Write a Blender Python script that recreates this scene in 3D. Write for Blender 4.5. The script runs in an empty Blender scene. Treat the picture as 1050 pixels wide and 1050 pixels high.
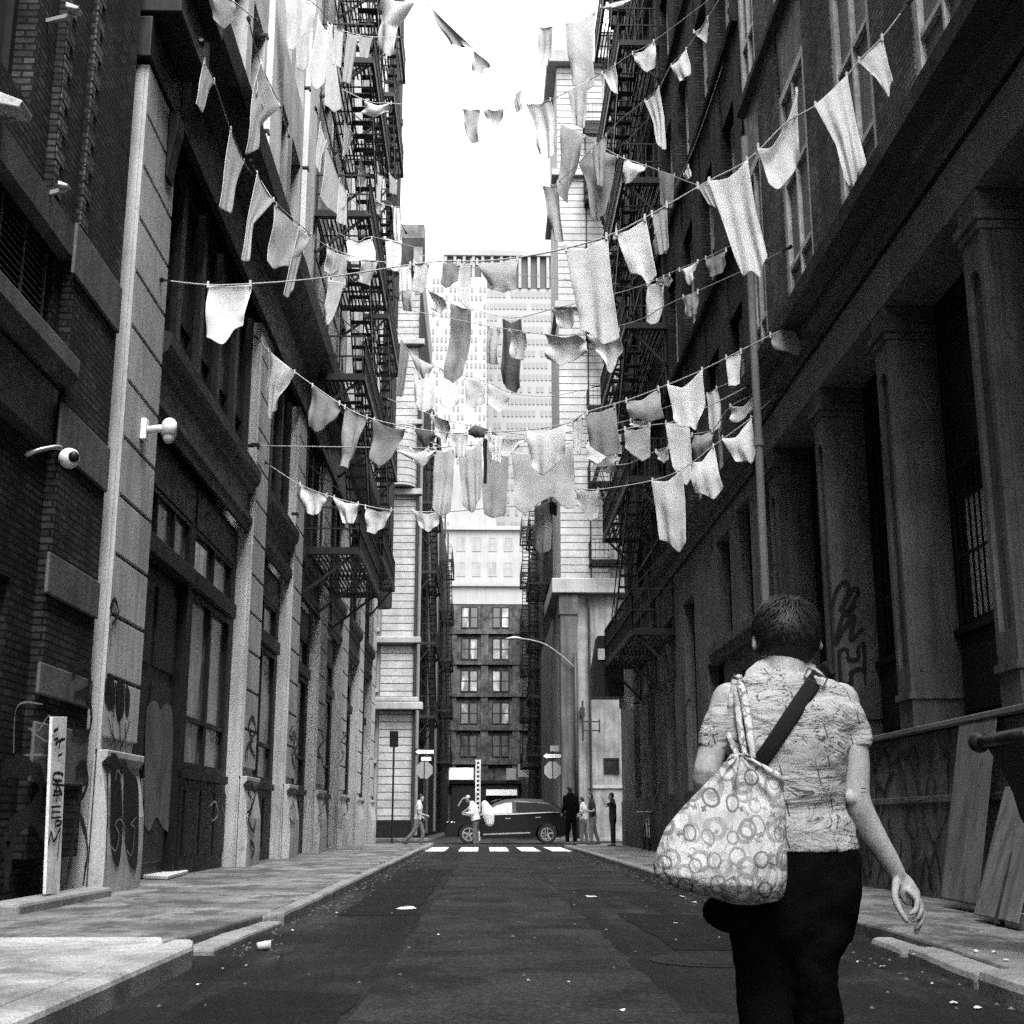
import bpy, bmesh, math, random
from mathutils import Vector, Matrix, noise
random.seed(7)
sc = bpy.context.scene
COL = sc.collection
R = math.radians
# ------------------------------------------------------------------ camera
F_PX, CAM_H, HORIZ = 1330.0, 0.85, 842.0
PSI, PIT = R(1.256), math.atan((HORIZ - 525) / F_PX)
Fv = Vector((math.sin(PSI) * math.cos(PIT), math.cos(PSI) * math.cos(PIT), math.sin(PIT)))
Rv = Vector((math.cos(PSI), -math.sin(PSI), 0))
Uv = Rv.cross(Fv)
EYE = Vector((0, 0, CAM_H))
def ray(px, py): return Fv + Rv * ((px - 525) / F_PX) + Uv * ((525 - py) / F_PX)
def XP(px, py, x): d = ray(px, py); return EYE + d * (x / d.x)
def YP(px, py, y): d = ray(px, py); return EYE + d * (y / d.y)
def ZP(px, py, z=0.0): d = ray(px, py); return EYE + d * ((z - CAM_H) / d.z)
cam = bpy.data.cameras.new('camera')
co = bpy.data.objects.new('camera', cam)
COL.objects.link(co)
co.matrix_world = Matrix.Translation(EYE) @ Matrix((Rv, Uv, -Fv)).transposed().to_4x4()
cam.sensor_width = 36; cam.lens = 36 * F_PX / 1050; cam.clip_end = 3000; cam.clip_start = 0.05
sc.camera = co
sc.cycles.use_denoising = False      # keeps the fine surface texture and a little film-like grain
sc.cycles.sampling_pattern = 'BLUE_NOISE'; sc.cycles.use_light_tree = False; sc.cycles.max_bounces = 6; sc.cycles.diffuse_bounces = 1; sc.cycles.glossy_bounces = 2; sc.cycles.sample_clamp_indirect = 2
# ------------------------------------------------------------------ world, sun
SUN_EL, SUN_AZ = R(62), R(165)      # azimuth from +Y clockwise: soft light from behind the camera
w = bpy.data.worlds.new('World'); sc.world = w; w.use_nodes = True
nt = w.node_tree; nt.nodes.clear()
out = nt.nodes.new('ShaderNodeOutputWorld'); bg = nt.nodes.new('ShaderNodeBackground')
sky = nt.nodes.new('ShaderNodeTexSky'); sky.sky_type = 'NISHITA'; sky.sun_disc = False
sky.sun_elevation = SUN_EL; sky.sun_rotation = SUN_AZ; sky.dust_density = 6; sky.air_density = 1.5; sky.ozone_density = 0.5
bw = nt.nodes.new('ShaderNodeRGBToBW')
nt.links.new(sky.outputs[0], bw.inputs[0]); # overcast: an even bright dome, brightest overhead, nothing below the horizon
tc = nt.nodes.new('ShaderNodeTexCoord'); sx = nt.nodes.new('ShaderNodeSeparateXYZ'); nt.links.new(tc.outputs['Generated'], sx.inputs[0])
def wm(op, a, b):
    x = nt.nodes.new('ShaderNodeMath'); x.operation = op
    for i, v in enumerate((a, b)):
        if isinstance(v, (int, float)): x.inputs[i].default_value = v
        else: nt.links.new(v, x.inputs[i])
    return x.outputs[0]
dome = wm('ADD', 1.7, wm('MULTIPLY', wm('MAXIMUM', sx.outputs[2], 0.0), 3.6))
lum = wm('MULTIPLY', wm('MAXIMUM', bw.outputs[0], dome), wm('GREATER_THAN', sx.outputs[2], -0.01))
nt.links.new(lum, bg.inputs[0]); nt.links.new(bg.outputs[0], out.inputs[0])
bg.inputs[1].default_value = 0.15
sun = bpy.data.lights.new('sun', 'SUN'); sun.energy = 0.9; sun.angle = R(35)
so = bpy.data.objects.new('sun', sun); COL.objects.link(so)
so.rotation_euler = Vector((-math.sin(SUN_AZ) * math.cos(SUN_EL), -math.cos(SUN_AZ) * math.cos(SUN_EL), -math.sin(SUN_EL))).to_track_quat('-Z', 'Y').to_euler()
sc.view_settings.view_transform = 'Standard'; sc.view_settings.look = 'None'
sc.view_settings.exposure = 2.55; sc.view_settings.gamma = 1
# ------------------------------------------------------------------ mesh helper
class MB:
    def __init__(s): s.v = []; s.f = []
    def box(s, x0, y0, z0, x1, y1, z1):
        x0, x1 = min(x0, x1), max(x0, x1); y0, y1 = min(y0, y1), max(y0, y1); z0, z1 = min(z0, z1), max(z0, z1)
        b = len(s.v)
        s.v += [(x0, y0, z0), (x1, y0, z0), (x1, y1, z0), (x0, y1, z0), (x0, y0, z1), (x1, y0, z1), (x1, y1, z1), (x0, y1, z1)]
        s.f += [tuple(b + i for i in q) for q in ((0, 3, 2, 1), (4, 5, 6, 7), (0, 1, 5, 4), (1, 2, 6, 5), (2, 3, 7, 6), (3, 0, 4, 7))]
        return s
    def poly(s, pts):
        b = len(s.v); s.v += [tuple(p) for p in pts]; s.f.append(tuple(range(b, b + len(pts)))); return s
    def prism(s, pts, d):
        b = len(s.v); n = len(pts); d = Vector(d)
        s.v += [tuple(p) for p in pts] + [tuple(Vector(p) + d) for p in pts]
        s.f.append(tuple(range(b + n - 1, b - 1, -1))); s.f.append(tuple(range(b + n, b + 2 * n)))
        for i in range(n):
            j = (i + 1) % n
            s.f.append((b + i, b + j, b + n + j, b + n + i))
        return s
    def prof_y(s, prof, x, sgn, y0, y1):      # profile (out, z) extruded along y; sgn = outward x direction
        return s.prism([(x + sgn * o, y0, z) for o, z in prof], (0, y1 - y0, 0))
    def bar(s, a, b, wx, wy=None):
        a, b = Vector(a), Vector(b); wy = wy or wx
        t = (b - a).normalized(); u = t.cross(Vector((0, 0, 1)))
        if u.length < 1e-3: u = Vector((1, 0, 0))
        u.normalize(); v = t.cross(u)
        return s.prism([a + u * wx / 2 + v * wy / 2, a - u * wx / 2 + v * wy / 2, a - u * wx / 2 - v * wy / 2, a + u * wx / 2 - v * wy / 2], b - a)
    def tube(s, pts, r, n=8, cap=True, side=None):
        # r: number, list of numbers or list of (rx, ry); rx lies along `side`
        pts = [Vector(p) for p in pts]; m = len(pts)
        rs = r if isinstance(r, (list, tuple)) else [r] * m
        b = len(s.v); u = None
        for i, p in enumerate(pts):
            t = (pts[min(i + 1, m - 1)] - pts[max(i - 1, 0)])
            t = t.normalized() if t.length > 1e-9 else Vector((0, 0, 1))
            if side is not None: u = Vector(side)
            elif u is None: u = Vector((1, 0, 0)) if abs(t.x) < .9 else Vector((0, 1, 0))
            u = (u - t * u.dot(t)).normalized(); q = t.cross(u)
            rx, ry = rs[i] if isinstance(rs[i], (tuple, list)) else (rs[i], rs[i])
            for k in range(n):
                a = 2 * math.pi * k / n
                s.v.append(tuple(p + u * rx * math.cos(a) + q * ry * math.sin(a)))
        for i in range(m - 1):
            for k in range(n):
                k2 = (k + 1) % n
                s.f.append((b + i * n + k, b + i * n + k2, b + (i + 1) * n + k2, b + (i + 1) * n + k))
        if cap:
            s.f.append(tuple(b + k for k in range(n - 1, -1, -1))); s.f.append(tuple(b + (m - 1) * n + k for k in range(n)))
        return s
    def chain(s, pts, rs, n=14, side=None, round0=True, round1=True):
        # tube through joints with rounded ends and interpolated rings
        pts = [Vector(p) for p in pts]; rs = [r if isinstance(r, (tuple, list)) else (r, r) for r in rs]
        P, Q = [], []
        def end(p, r, t):
            res = []
            for a in (75, 50, 25):
                res.append((p + t * (max(r) * .55 + min(r) * .45) * math.sin(R(a)), (r[0] * math.cos(R(a)), r[1] * math.cos(R(a)))))
            return res
        if round0:
            for p, r in end(pts[0], rs[0], (pts[0] - pts[1]).normalized()): P.append(p); Q.append(r)
        for i in range(len(pts)):
            P.append(pts[i]); Q.append(rs[i])
            if i < len(pts) - 1 and len(pts) > 2:
                p0, p1, p2, p3 = pts[max(i - 1, 0)], pts[i], pts[i + 1], pts[min(i + 2, len(pts) - 1)]
                for t in (.33, .66):
                    P.append(.5 * ((2 * p1) + (p2 - p0) * t + (2 * p0 - 5 * p1 + 4 * p2 - p3) * t * t + (3 * p1 - p0 - 3 * p2 + p3) * t ** 3))
                    e = t * t * (3 - 2 * t)
                    Q.append(tuple(rs[i][k] * (1 - e) + rs[i + 1][k] * e for k in (0, 1)))
        if round1:
            for p, r in reversed(end(pts[-1], rs[-1], (pts[-1] - pts[-2]).normalized())): P.append(p); Q.append(r)
        return s.tube(P, Q, n, True, side)
    def ball(s, c, rx, ry=None, rz=None, n=14, m=9):
        ry = ry or rx; rz = rz or rx; c = Vector(c)
        P = []; Q = []
        for i in range(m + 1):
            a = -math.pi / 2 + math.pi * (i + .02) / (m + .04)
            P.append(c + Vector((0, 0, rz * math.sin(a)))); Q.append((max(rx * math.cos(a), 1e-4), max(ry * math.cos(a), 1e-4)))
        return s.tube(P, Q, n, True, (1, 0, 0))
    def build(s, name, m, parent=None, smooth=False, bevel=0.0, fix=True):
        me = bpy.data.meshes.new(name); me.from_pydata(s.v, [], s.f)
        if fix:
            bm = bmesh.new(); bm.from_mesh(me); bmesh.ops.recalc_face_normals(bm, faces=bm.faces); bm.to_mesh(me); bm.free()
        me.materials.append(m)
        if smooth: me.polygons.foreach_set('use_smooth', [True] * len(me.polygons))
        o = bpy.data.objects.new(name, me); COL.objects.link(o)
        if parent is not None:
            o.parent = parent; o.matrix_parent_inverse = Matrix.Translation(parent_world(parent)).inverted()
        if bevel:
            b = o.modifiers.new('bevel', 'BEVEL'); b.width = bevel; b.segments = 2; b.limit_method = 'ANGLE'; b.angle_limit = R(40)
        return o
def parent_world(p):
    v = Vector(p.location)
    return v if p.parent is None else Vector((0, 0, 0)) + v + (parent_world(p.parent) + p.matrix_parent_inverse.translation)
def tag(o, label=None, cat=None, group=None, kind=None):
    if label: o['label'] = label
    if cat: o['category'] = cat
    if group: o['group'] = group
    if kind: o['kind'] = kind
    return o
def thing(name, label, cat, loc=(0, 0, 0), group=None):
    o = bpy.data.objects.new(name, None); COL.objects.link(o); o.location = loc; o.empty_display_size = .2
    return tag(o, label, cat, group)
def copy_tree(o, parent=None, off=None):
    c = o.copy(); COL.objects.link(c)
    if parent is not None: c.parent = parent
    for ch in list(o.children): copy_tree(ch, c)
    return c
def catmull(pts, k=6):
    pts = [Vector(p) for p in pts]
    if len(pts) < 3: return pts
    res = []
    for i in range(len(pts) - 1):
        p0, p1, p2, p3 = pts[max(i - 1, 0)], pts[i], pts[i + 1], pts[min(i + 2, len(pts) - 1)]
        for j in range(k):
            t = j / k
            res.append(.5 * ((2 * p1) + (p2 - p0) * t + (2 * p0 - 5 * p1 + 4 * p2 - p3) * t * t + (3 * p1 - p0 - 3 * p2 + p3) * t ** 3))
    return res + [pts[-1]]
# ------------------------------------------------------------------ materials (all greys: a black and white photograph)
class NT:
    def __init__(s, name):
        s.m = bpy.data.materials.new(name); s.m.use_nodes = True
        s.t = s.m.node_tree; s.b = s.t.nodes['Principled BSDF']; s.out = s.t.nodes['Material Output']
    def n(s, typ, **kw):
        x = s.t.nodes.new(typ)
        for k, v in kw.items():
            if k.startswith('i_'):
                key = k[2:]; x.inputs[int(key) if key.isdigit() else key].default_value = v
            else: setattr(x, k, v)
        return x
    def l(s, a, b): s.t.links.new(a, b)
    def math(s, op, a, b=None, c=None, clamp=False):
        x = s.n('ShaderNodeMath', operation=op); x.use_clamp = clamp
        for i, v in enumerate((a, b, c)):
            if v is None: continue
            if isinstance(v, (int, float)): x.inputs[i].default_value = v
            else: s.l(v, x.inputs[i])
        return x.outputs[0]
    def pos(s): return s.n('ShaderNodeNewGeometry').outputs['Position']
    def obj(s): return s.n('ShaderNodeTexCoord').outputs['Object']
    def map(s, vec, scale=(1, 1, 1), loc=(0, 0, 0)):
        x = s.n('ShaderNodeMapping'); s.l(vec, x.inputs[0]); x.inputs['Scale'].default_value = scale; x.inputs['Location'].default_value = loc; return x.outputs[0]
    def noise(s, vec, scale, detail=6, rough=.6, dist=0.0):
        x = s.n('ShaderNodeTexNoise'); s.l(vec, x.inputs['Vector']); x.inputs['Scale'].default_value = scale
        x.inputs['Detail'].default_value = detail; x.inputs['Roughness'].default_value = rough; x.inputs['Distortion'].default_value = dist
        return x.outputs['Fac']
    def ramp(s, fac, stops):
        x = s.n('ShaderNodeValToRGB'); s.l(fac, x.inputs[0]); e = x.color_ramp.elements
        while len(e) > 1: e.remove(e[0])
        for i, (p, v) in enumerate(stops):
            q = e[0] if i == 0 else e.new(p)
            q.position = p; q.color = (v, v, v, 1)
        return x.outputs[0]
    def mix(s, fac, a, b, typ='MIX'):
        x = s.n('ShaderNodeMix', data_type='RGBA', blend_type=typ)
        for i, v in ((0, fac), (6, a), (7, b)):
            if isinstance(v, (int, float)): x.inputs[i].default_value = v if i == 0 else (v, v, v, 1)
            else: s.l(v, x.inputs[i])
        return x.outputs[2]
    def bump(s, h, strength=.4, dist=.02):
        x = s.n('ShaderNodeBump'); x.inputs['Strength'].default_value = strength; x.inputs['Distance'].default_value = dist
        s.l(h, x.inputs['Height']); s.l(x.outputs[0], s.b.inputs['Normal'])
    def fin(s, colour=None, rough=.8, metal=0, spec=.3):
        if colour is not None:
            if isinstance(colour, (int, float)): s.b.inputs['Base Color'].default_value = (colour,) * 3 + (1,)
            else: s.l(colour, s.b.inputs['Base Color'])
        if isinstance(rough, (int, float)): s.b.inputs['Roughness'].default_value = rough
        else: s.l(rough, s.b.inputs['Roughness'])
        s.b.inputs['Metallic'].default_value = metal; s.b.inputs['Specular IOR Level'].default_value = spec
        return s.m
def stone(name, base, var=.35, scale=1.2, streak=.5, bump=.3, fine=25, rough=.85, dark=.4, spec=.15):
    k = NT(name); p = k.pos()
    a = k.noise(p, scale, 8, .65); b = k.noise(p, fine, 5, .7); st = k.noise(k.map(p, (3.0, 3.0, .22)), 1.6, 6, .65)
    c = k.ramp(a, [(.33, base * (1 - var)), (.5, base), (.66, base * (1 + var * .7))])
    c = k.mix(k.math('MULTIPLY', k.ramp(st, [(.47, 0), (.62, 1)]), streak), c, base * dark)
    c = k.mix(.3, c, k.mix(1.0, c, k.ramp(b, [(.36, .45), (.5, 1), (.64, 1.7)]), 'MULTIPLY'))
    pk_ = k.noise(p, 5, 8, .75); c = k.mix(k.math('MULTIPLY', k.ramp(pk_, [(.60, 0), (.64, 1)]), streak), c, base * .3)
    k.bump(k.math('ADD', b, k.math('MULTIPLY', a, .6)), bump, .02)
    return k.fin(c, rough, 0, spec)
def wall_uv(k):
    g = k.n('ShaderNodeNewGeometry'); sp = k.n('ShaderNodeSeparateXYZ'); k.l(g.outputs['Position'], sp.inputs[0])
    sn = k.n('ShaderNodeSeparateXYZ'); k.l(g.outputs['True Normal'], sn.inputs[0])
    f = k.math('GREATER_THAN', k.math('ABSOLUTE', sn.outputs[0]), .6)
    u = k.math('ADD', k.math('MULTIPLY', f, sp.outputs[1]), k.math('MULTIPLY', k.math('SUBTRACT', 1, f), sp.outputs[0]))
    c = k.n('ShaderNodeCombineXYZ'); k.l(u, c.inputs[0]); k.l(sp.outputs[2], c.inputs[1]); return c.outputs[0], g.outputs['Position']
def brick(name, a, b, mortar, bw=.21, bh=.072, ms=.012, streak=.5, bumpd=.012, dirt=.4, blot=1.0):
    k = NT(name); uv, p = wall_uv(k)
    t = k.n('ShaderNodeTexBrick'); k.l(uv, t.inputs['Vector']); t.inputs['Scale'].default_value = 1
    t.inputs['Brick Width'].default_value = bw; t.inputs['Row Height'].default_value = bh; t.inputs['Mortar Size'].default_value = ms
    t.inputs['Color1'].default_value = (a, a, a, 1); t.inputs['Color2'].default_value = (b, b, b, 1); t.inputs['Mortar'].default_value = (mortar,) * 3 + (1,)
    t.inputs['Mortar Smooth'].default_value = .2
    n1 = k.noise(p, 1.1, 8, .7); n2 = k.noise(p, 30, 4, .7); st = k.noise(k.map(p, (3, 3, .2)), 1.5, 6, .65)
    c = k.mix(1.0, t.outputs['Color'], k.ramp(n1, [(.36, 1 - .6 * blot), (.5, 1), (.64, 1 + .8 * blot)]), 'MULTIPLY')
    c = k.mix(k.math('MULTIPLY', k.ramp(st, [(.47, 0), (.64, 1)]), streak), c, a * dirt)
    c = k.mix(.35, c, k.mix(1.0, c, k.ramp(n2, [(.38, .35), (.5, 1), (.62, 2)]), 'MULTIPLY'))
    h = k.math('SUBTRACT', k.math('MULTIPLY', n2, .5), t.outputs['Fac'])
    k.bump(h, .8, bumpd)
    return k.fin(c, .9, 0, .12)
def paint(name, base, rough=.45, var=.25, scale=6, bump=.12, spec=.2, metal=0):
    k = NT(name); p = k.pos(); a = k.noise(p, scale, 7, .65); st = k.noise(k.map(p, (4, 4, .4)), 2.5, 6, .7)
    c = k.ramp(k.math('ADD', k.math('MULTIPLY', a, .6), k.math('MULTIPLY', st, .4)), [(.38, base * (1 - var)), (.5, base), (.62, base * (1 + var * 1.6))])
    g2 = k.noise(p, 70, 3, .7); c = k.mix(.3, c, k.mix(1, c, k.ramp(g2, [(.38, .4), (.5, 1), (.63, 2)]), 'MULTIPLY'))
    k.bump(a, bump, .01)
    return k.fin(c, k.ramp(a, [(.3, rough * .8), (.7, min(1, rough * 1.3))]), metal, spec)
def glass(name, base=.02, dirt=.2, amt=.45, rough=.06):  # dirt: pane grime; in the two palest glasses, painted brightness
    k = NT(name); p = k.pos(); a = k.noise(k.map(p, (1, 1, .35)), 1.5, 7, .7, .6); b = k.noise(p, .7, 2, .5)
    f = k.math('MULTIPLY', k.ramp(a, [(.45, 0), (.7, 1)]), amt)
    k.bump(b, .12, .05)
    return k.fin(k.mix(f, base, dirt), k.math('ADD', k.math('MULTIPLY', f, .5), rough), 0, .8)
def flat(name, v, rough=.7, metal=0, spec=.3): return NT(name).fin(v, rough, metal, spec)
def cloth(name, v, trans=.15):
    k = NT(name); p = k.obj(); g = k.pos()
    wv = k.noise(g, 420, 3, .7); f = k.noise(k.map(g, (9, 9, 2.2)), 1.3, 6, .65); s = k.noise(g, 3.5, 6, .7)
    oi = k.n('ShaderNodeObjectInfo')
    c = k.ramp(s, [(.35, v * .9), (.55, v), (.7, min(.88, v * 1.04))])
    c = k.mix(1, c, k.ramp(oi.outputs['Random'], [(0, .9), (1, 1.04)]), 'MULTIPLY')
    cr = k.noise(g, 11, 5, .65, 1.0); k.bump(k.math('ADD', k.math('ADD', f, k.math('MULTIPLY', cr, .35)), k.math('MULTIPLY', wv, .06)), .28, .05)
    m = k.fin(c, .95, 0, .1)
    tr = k.n('ShaderNodeBsdfTranslucent'); k.l(c, tr.inputs[0]); mx = k.n('ShaderNodeMixShader'); mx.inputs[0].default_value = trans
    k.l(k.b.outputs[0], mx.inputs[1]); k.l(tr.outputs[0], mx.inputs[2]); k.l(mx.outputs[0], k.out.inputs[0])
    return m
def asphalt():
    k = NT('asphalt'); p = k.pos()
    a = k.noise(p, .45, 8, .7, .4); b = k.noise(p, 28, 6, .9); d = k.noise(k.map(p, (1.4, .12, 1)), 1.1, 7, .7)
    c = k.ramp(k.math('ADD', k.math('MULTIPLY', a, .55), k.math('MULTIPLY', d, .45)), [(.41, .003), (.5, .009), (.56, .02), (.64, .05)])
    v = k.n('ShaderNodeTexVoronoi', feature='DISTANCE_TO_EDGE'); k.l(k.map(p, (1, .5, 1)), v.inputs['Vector']); v.inputs['Scale'].default_value = .55
    wob = k.noise(p, 3, 5, .7)
    crack = k.math('LESS_THAN', k.math('ADD', v.outputs['Distance'], k.math('MULTIPLY', wob, .02)), .0145)
    crack = k.math('MULTIPLY', crack, k.ramp(a, [(.42, 0), (.55, 1)]))
    c = k.mix(k.math('MULTIPLY', crack, .8), c, .004)
    c = k.mix(.75, c, k.mix(1, c, k.ramp(b, [(.40, .25), (.52, .9), (.62, 3.0)]), 'MULTIPLY'))
    # tar seams running along the alley
    sp = k.n('ShaderNodeSeparateXYZ'); k.l(p, sp.inputs[0]); wx = k.math('ADD', sp.outputs[0], k.math('MULTIPLY', k.noise(k.map(p, (0, .35, 0)), 1.0, 5, .7), .9))
    for x0 in (-.55, 1.25):
        f = k.math('LESS_THAN', k.math('ABSOLUTE', k.math('SUBTRACT', wx, x0 + .45)), .035)
        c = k.mix(k.math('MULTIPLY', f, .45), c, .012)
    k.bump(k.math('ADD', b, k.math('MULTIPLY', a, 2)), .55, .012)
    return k.fin(c, k.ramp(a, [(.3, .7), (.7, .95)]), 0, .15)
def pavement(name, base, joints=1.5, stain=.5, jw=.012):
    k = NT(name); p = k.pos()
    a = k.noise(p, .7, 8, .7, .5); b = k.noise(p, 45, 4, .75); d = k.noise(k.map(p, (1.5, .7, 1)), 1.6, 8, .75)
    c = k.ramp(a, [(.38, base * .45), (.5, base), (.62, base * 1.5)])
    c = k.mix(k.math('MULTIPLY', k.ramp(d, [(.48, 0), (.58, 1)]), stain), c, base * .33)
    t = k.n('ShaderNodeTexBrick'); k.l(p, t.inputs['Vector']); t.offset = 0; t.inputs['Scale'].default_value = 1
    t.inputs['Brick Width'].default_value = joints; t.inputs['Row Height'].default_value = joints; t.inputs['Mortar Size'].default_value = jw; t.inputs['Mortar Smooth'].default_value = .6
    c = k.mix(k.math('MULTIPLY', t.outputs['Fac'], .65), c, base * .3)
    c = k.mix(.4, c, k.mix(1, c, k.ramp(b, [(.38, .4), (.5, 1), (.62, 1.9)]), 'MULTIPLY'))
    k.bump(k.math('SUBTRACT', k.math('ADD', k.math('MULTIPLY', b, .5), a), t.outputs['Fac']), .5, .012)
    return k.fin(c, .85, 0, .25)
M = {}
M['asphalt'] = asphalt()
M['ground'] = stone('dirt_ground', .05)
M['pave_pale'] = pavement('pale_concrete', .27, 60, .25)
M['pave'] = pavement('stained_concrete', .13, 1.7, .85)
M['kerb'] = stone('granite_kerb', .2, .35, 2.0, .3, .5)
M['line'] = stone('road_paint', .75, .25, 3, .35, .2)
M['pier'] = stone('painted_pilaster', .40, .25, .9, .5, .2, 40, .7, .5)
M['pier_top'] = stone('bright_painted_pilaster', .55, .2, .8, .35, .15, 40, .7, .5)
M['grimy_pilaster'] = stone('grimy_pilaster', .07, .4, .8, .6, .3, 12, .85, .4)
M['grimy_white'] = stone('grimy_white_render', .17, .5, .8, .6, .4, 12, .85, .4)
M['spandrel'] = stone('painted_spandrel', .40, .25, .8, .5, .2, 40, .7, .5)
M['iron'] = paint('dark_painted_iron', .006, .5, .35)
M['iron2'] = paint('dark_grey_ironwork', .018, .5, .35)
M['black'] = paint('black_metal', .012, .45, .3)
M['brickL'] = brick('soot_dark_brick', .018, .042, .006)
M['quoin'] = brick('worn_pale_brick', .07, .13, .025, .21, .072, .014)
M['sill'] = stone('brown_stone_sill', .10, .3, 2, .5, .4)
M['glass'] = glass('dirty_glass', .02, .18, .55)
M['glass_dark'] = glass('dark_glass', .012, .06, .4)
M['glass_reflect'] = glass('painted_reflection_glass', .06, .6, .95, .15)  # pale mottling paints reflected daylight into the pane colour
M['iron_band'] = paint('grey_cornice_paint', .013, .5, .3)
M['stoneR'] = stone('grey_limestone', .1, .45, 1.0, .75, .2, 40, .75, .45)
M['stoneRl'] = stone('pale_limestone_fascia', .17, .25, 1.0, .4, .2, 40, .75, .5)
M['baseR'] = stone('grubby_base_stone', .11, .6, 1.4, .7, .4, 20, .85, .35)
M['stucco'] = stone('grey_stucco', .15, .35, 1.0, .7, .25, 50, .85, .5)
M['brickR'] = brick('dark_red_brick', .025, .055, .01)
M['brickR2'] = brick('worn_brick_pier', .05, .12, .02)
M['metal_pale'] = paint('pale_painted_tin', .36, .5, .3, 5)
M['metal_mid'] = paint('grey_painted_tin', .13, .5, .35, 5)
M['white_stone'] = stone('white_painted_stone', .24, .3, .5, .4, .2, 20, .8, .6)
M['rustic'] = brick('grooved_white_stone', .3, .26, .03, 40, .36, .022, .25, .03, .5, .3)
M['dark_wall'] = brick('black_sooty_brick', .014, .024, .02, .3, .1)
M['end_brick'] = brick('brown_facade_brick', .055, .08, .05, .3, .1)
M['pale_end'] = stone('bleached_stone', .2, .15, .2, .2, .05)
M['white'] = flat('white_paint', .75, .5)
M['offwhite'] = stone('worn_white_paint', .55, .2, 3, .4, .1)
M['grey'] = flat('grey_paint', .22, .5)
M['steel'] = flat('galvanised_steel', .35, .4, .7)
M['rope'] = flat('cotton_rope', .36, .9)
M['spray'] = flat('black_spray_paint', .006, .6)
M['spray_w'] = flat('white_spray_paint', .3, .7)
M['ply'] = stone('weathered_plywood', .13, .35, 1.5, .8, .2, 60, .9, .5)
M['paper'] = flat('waste_paper', .45, .9)
M['rubber'] = flat('black_rubber', .012, .7)
M['carpaint'] = flat('black_car_paint', .005, .16, 0, .35)
M['chrome'] = flat('chrome_trim', .6, .2, 1)
M['carglass'] = flat('tinted_car_glass', .005, .3, 0, .08)
M['paint_lit_glass'] = glass('painted_bright_glass', .1, .6, .95, .1)  # brightness of the window is put into a pale pane colour
def worn_asphalt(name, a0, a1):
    k = NT(name); p = k.pos(); a = k.noise(p, 1.1, 8, .75, .5); b = k.noise(p, 28, 6, .9)
    c = k.ramp(a, [(.4, a0), (.6, a1)]); c = k.mix(.75, c, k.mix(1, c, k.ramp(b, [(.40, .25), (.52, .9), (.62, 3.0)]), 'MULTIPLY')); k.bump(b, .5, .01)
    return k.fin(c, .85, 0, .15)
M['patch_pale'] = worn_asphalt('worn_pale_asphalt', .008, .026); M['patch_dark'] = worn_asphalt('fresh_dark_asphalt', .003, .008)
M['bright_pane'] = NT('near_white_pane').fin(.85, .3, 0, .5)
# ------------------------------------------------------------------ ground, roads, pavements
XL, XR = -4.15, 4.5
def struct(name, mb, m, **kw): return tag(mb.build(name, m, **kw), kind='structure')
struct('ground', MB().poly([(-900, -300, -.02), (900, -300, -.02), (900, 1500, -.02), (-900, 1500, -.02)]), M['ground'])
struct('road', MB().poly([(-2.1, -12, 0), (3.0, -12, 0), (3.0, 47, 0), (3.0, 47, 0), (40, 47, 0), (40, 59, 0), (3.4, 59, 0), (3.4, 125, 0), (-2.4, 125, 0), (-2.4, 59, 0), (-40, 59, 0), (-40, 47, 0), (-2.1, 47, 0)]), M['asphalt'])
def slab(pts, z1, z0=-.05, wob=.0, step=.5, seed=0):
    # pavement slab from a plan outline; edges subdivided and slightly irregular
    mb = MB(); P = []
    n = len(pts)
    for i in range(n):
        a, b = Vector(pts[i]).to_2d(), Vector(pts[(i + 1) % n]).to_2d()
        k = max(1, int((b - a).length / step)) if wob else 1
        for j in range(k):
            q = a.lerp(b, j / k)
            if wob and j: q = q + Vector((noise.noise(Vector((q.x * 1.3, q.y * 1.3, seed))), noise.noise(Vector((q.x * 1.3, q.y * 1.3, seed + 5))))) * wob
            P.append((q.x, q.y, z0))
    return mb.prism(P, (0, 0, z1 - z0))
# left: a newer pale slab close by, then the stained old pavement
struct('pavement', slab([(-1.95, 2.0), (-1.93, 8.3), (-2.05, 8.75), (-9, 8.75), (-9, 2.0)], .13), M['pave_pale'], bevel=.012)
struct('kerb', slab([(-1.72, 2.0), (-1.72, 8.15), (-1.8, 8.55), (-1.944, 8.55), (-1.944, 2.0)], .133), M['pave_pale'], bevel=.03)
struct('pavement', slab([(-2.05, 8.754), (-1.98, 9.4), (-1.82, 11.2), (-1.9, 47), (-9, 47), (-9, 8.754)], .1, wob=.05), M['pave'], bevel=.02)
struct('kerb', slab([(-1.66, 11.4), (-1.72, 47), (-1.88, 47), (-1.815, 11.2)], .106, wob=.03, seed=3), M['kerb'], bevel=.03)
struct('kerb', slab([(-1.74, 8.9), (-1.66, 11.3), (-1.83, 11.25), (-1.97, 8.9)], .045, wob=.05, seed=4), M['kerb'], bevel=.02)
struct('pavement', slab([(2.72, 2.0), (2.78, 7.2), (2.92, 9.6), (2.84, 14), (2.8, 43.5), (3.3, 46.5), (12, 46.5), (12, 2.0)], .1, wob=.06, seed=9), M['pave'], bevel=.02)
struct('kerb', slab([(2.6, 15.5), (2.64, 43.5), (2.79, 43.5), (2.8, 15.5)], .108, wob=.02, seed=6), M['kerb'], bevel=.03)
struct('kerb', slab([(2.42, 2.0), (2.5, 6.9), (2.76, 6.9), (2.7, 2.0)], .125, wob=.05, seed=7), M['kerb'], bevel=.05)
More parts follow.
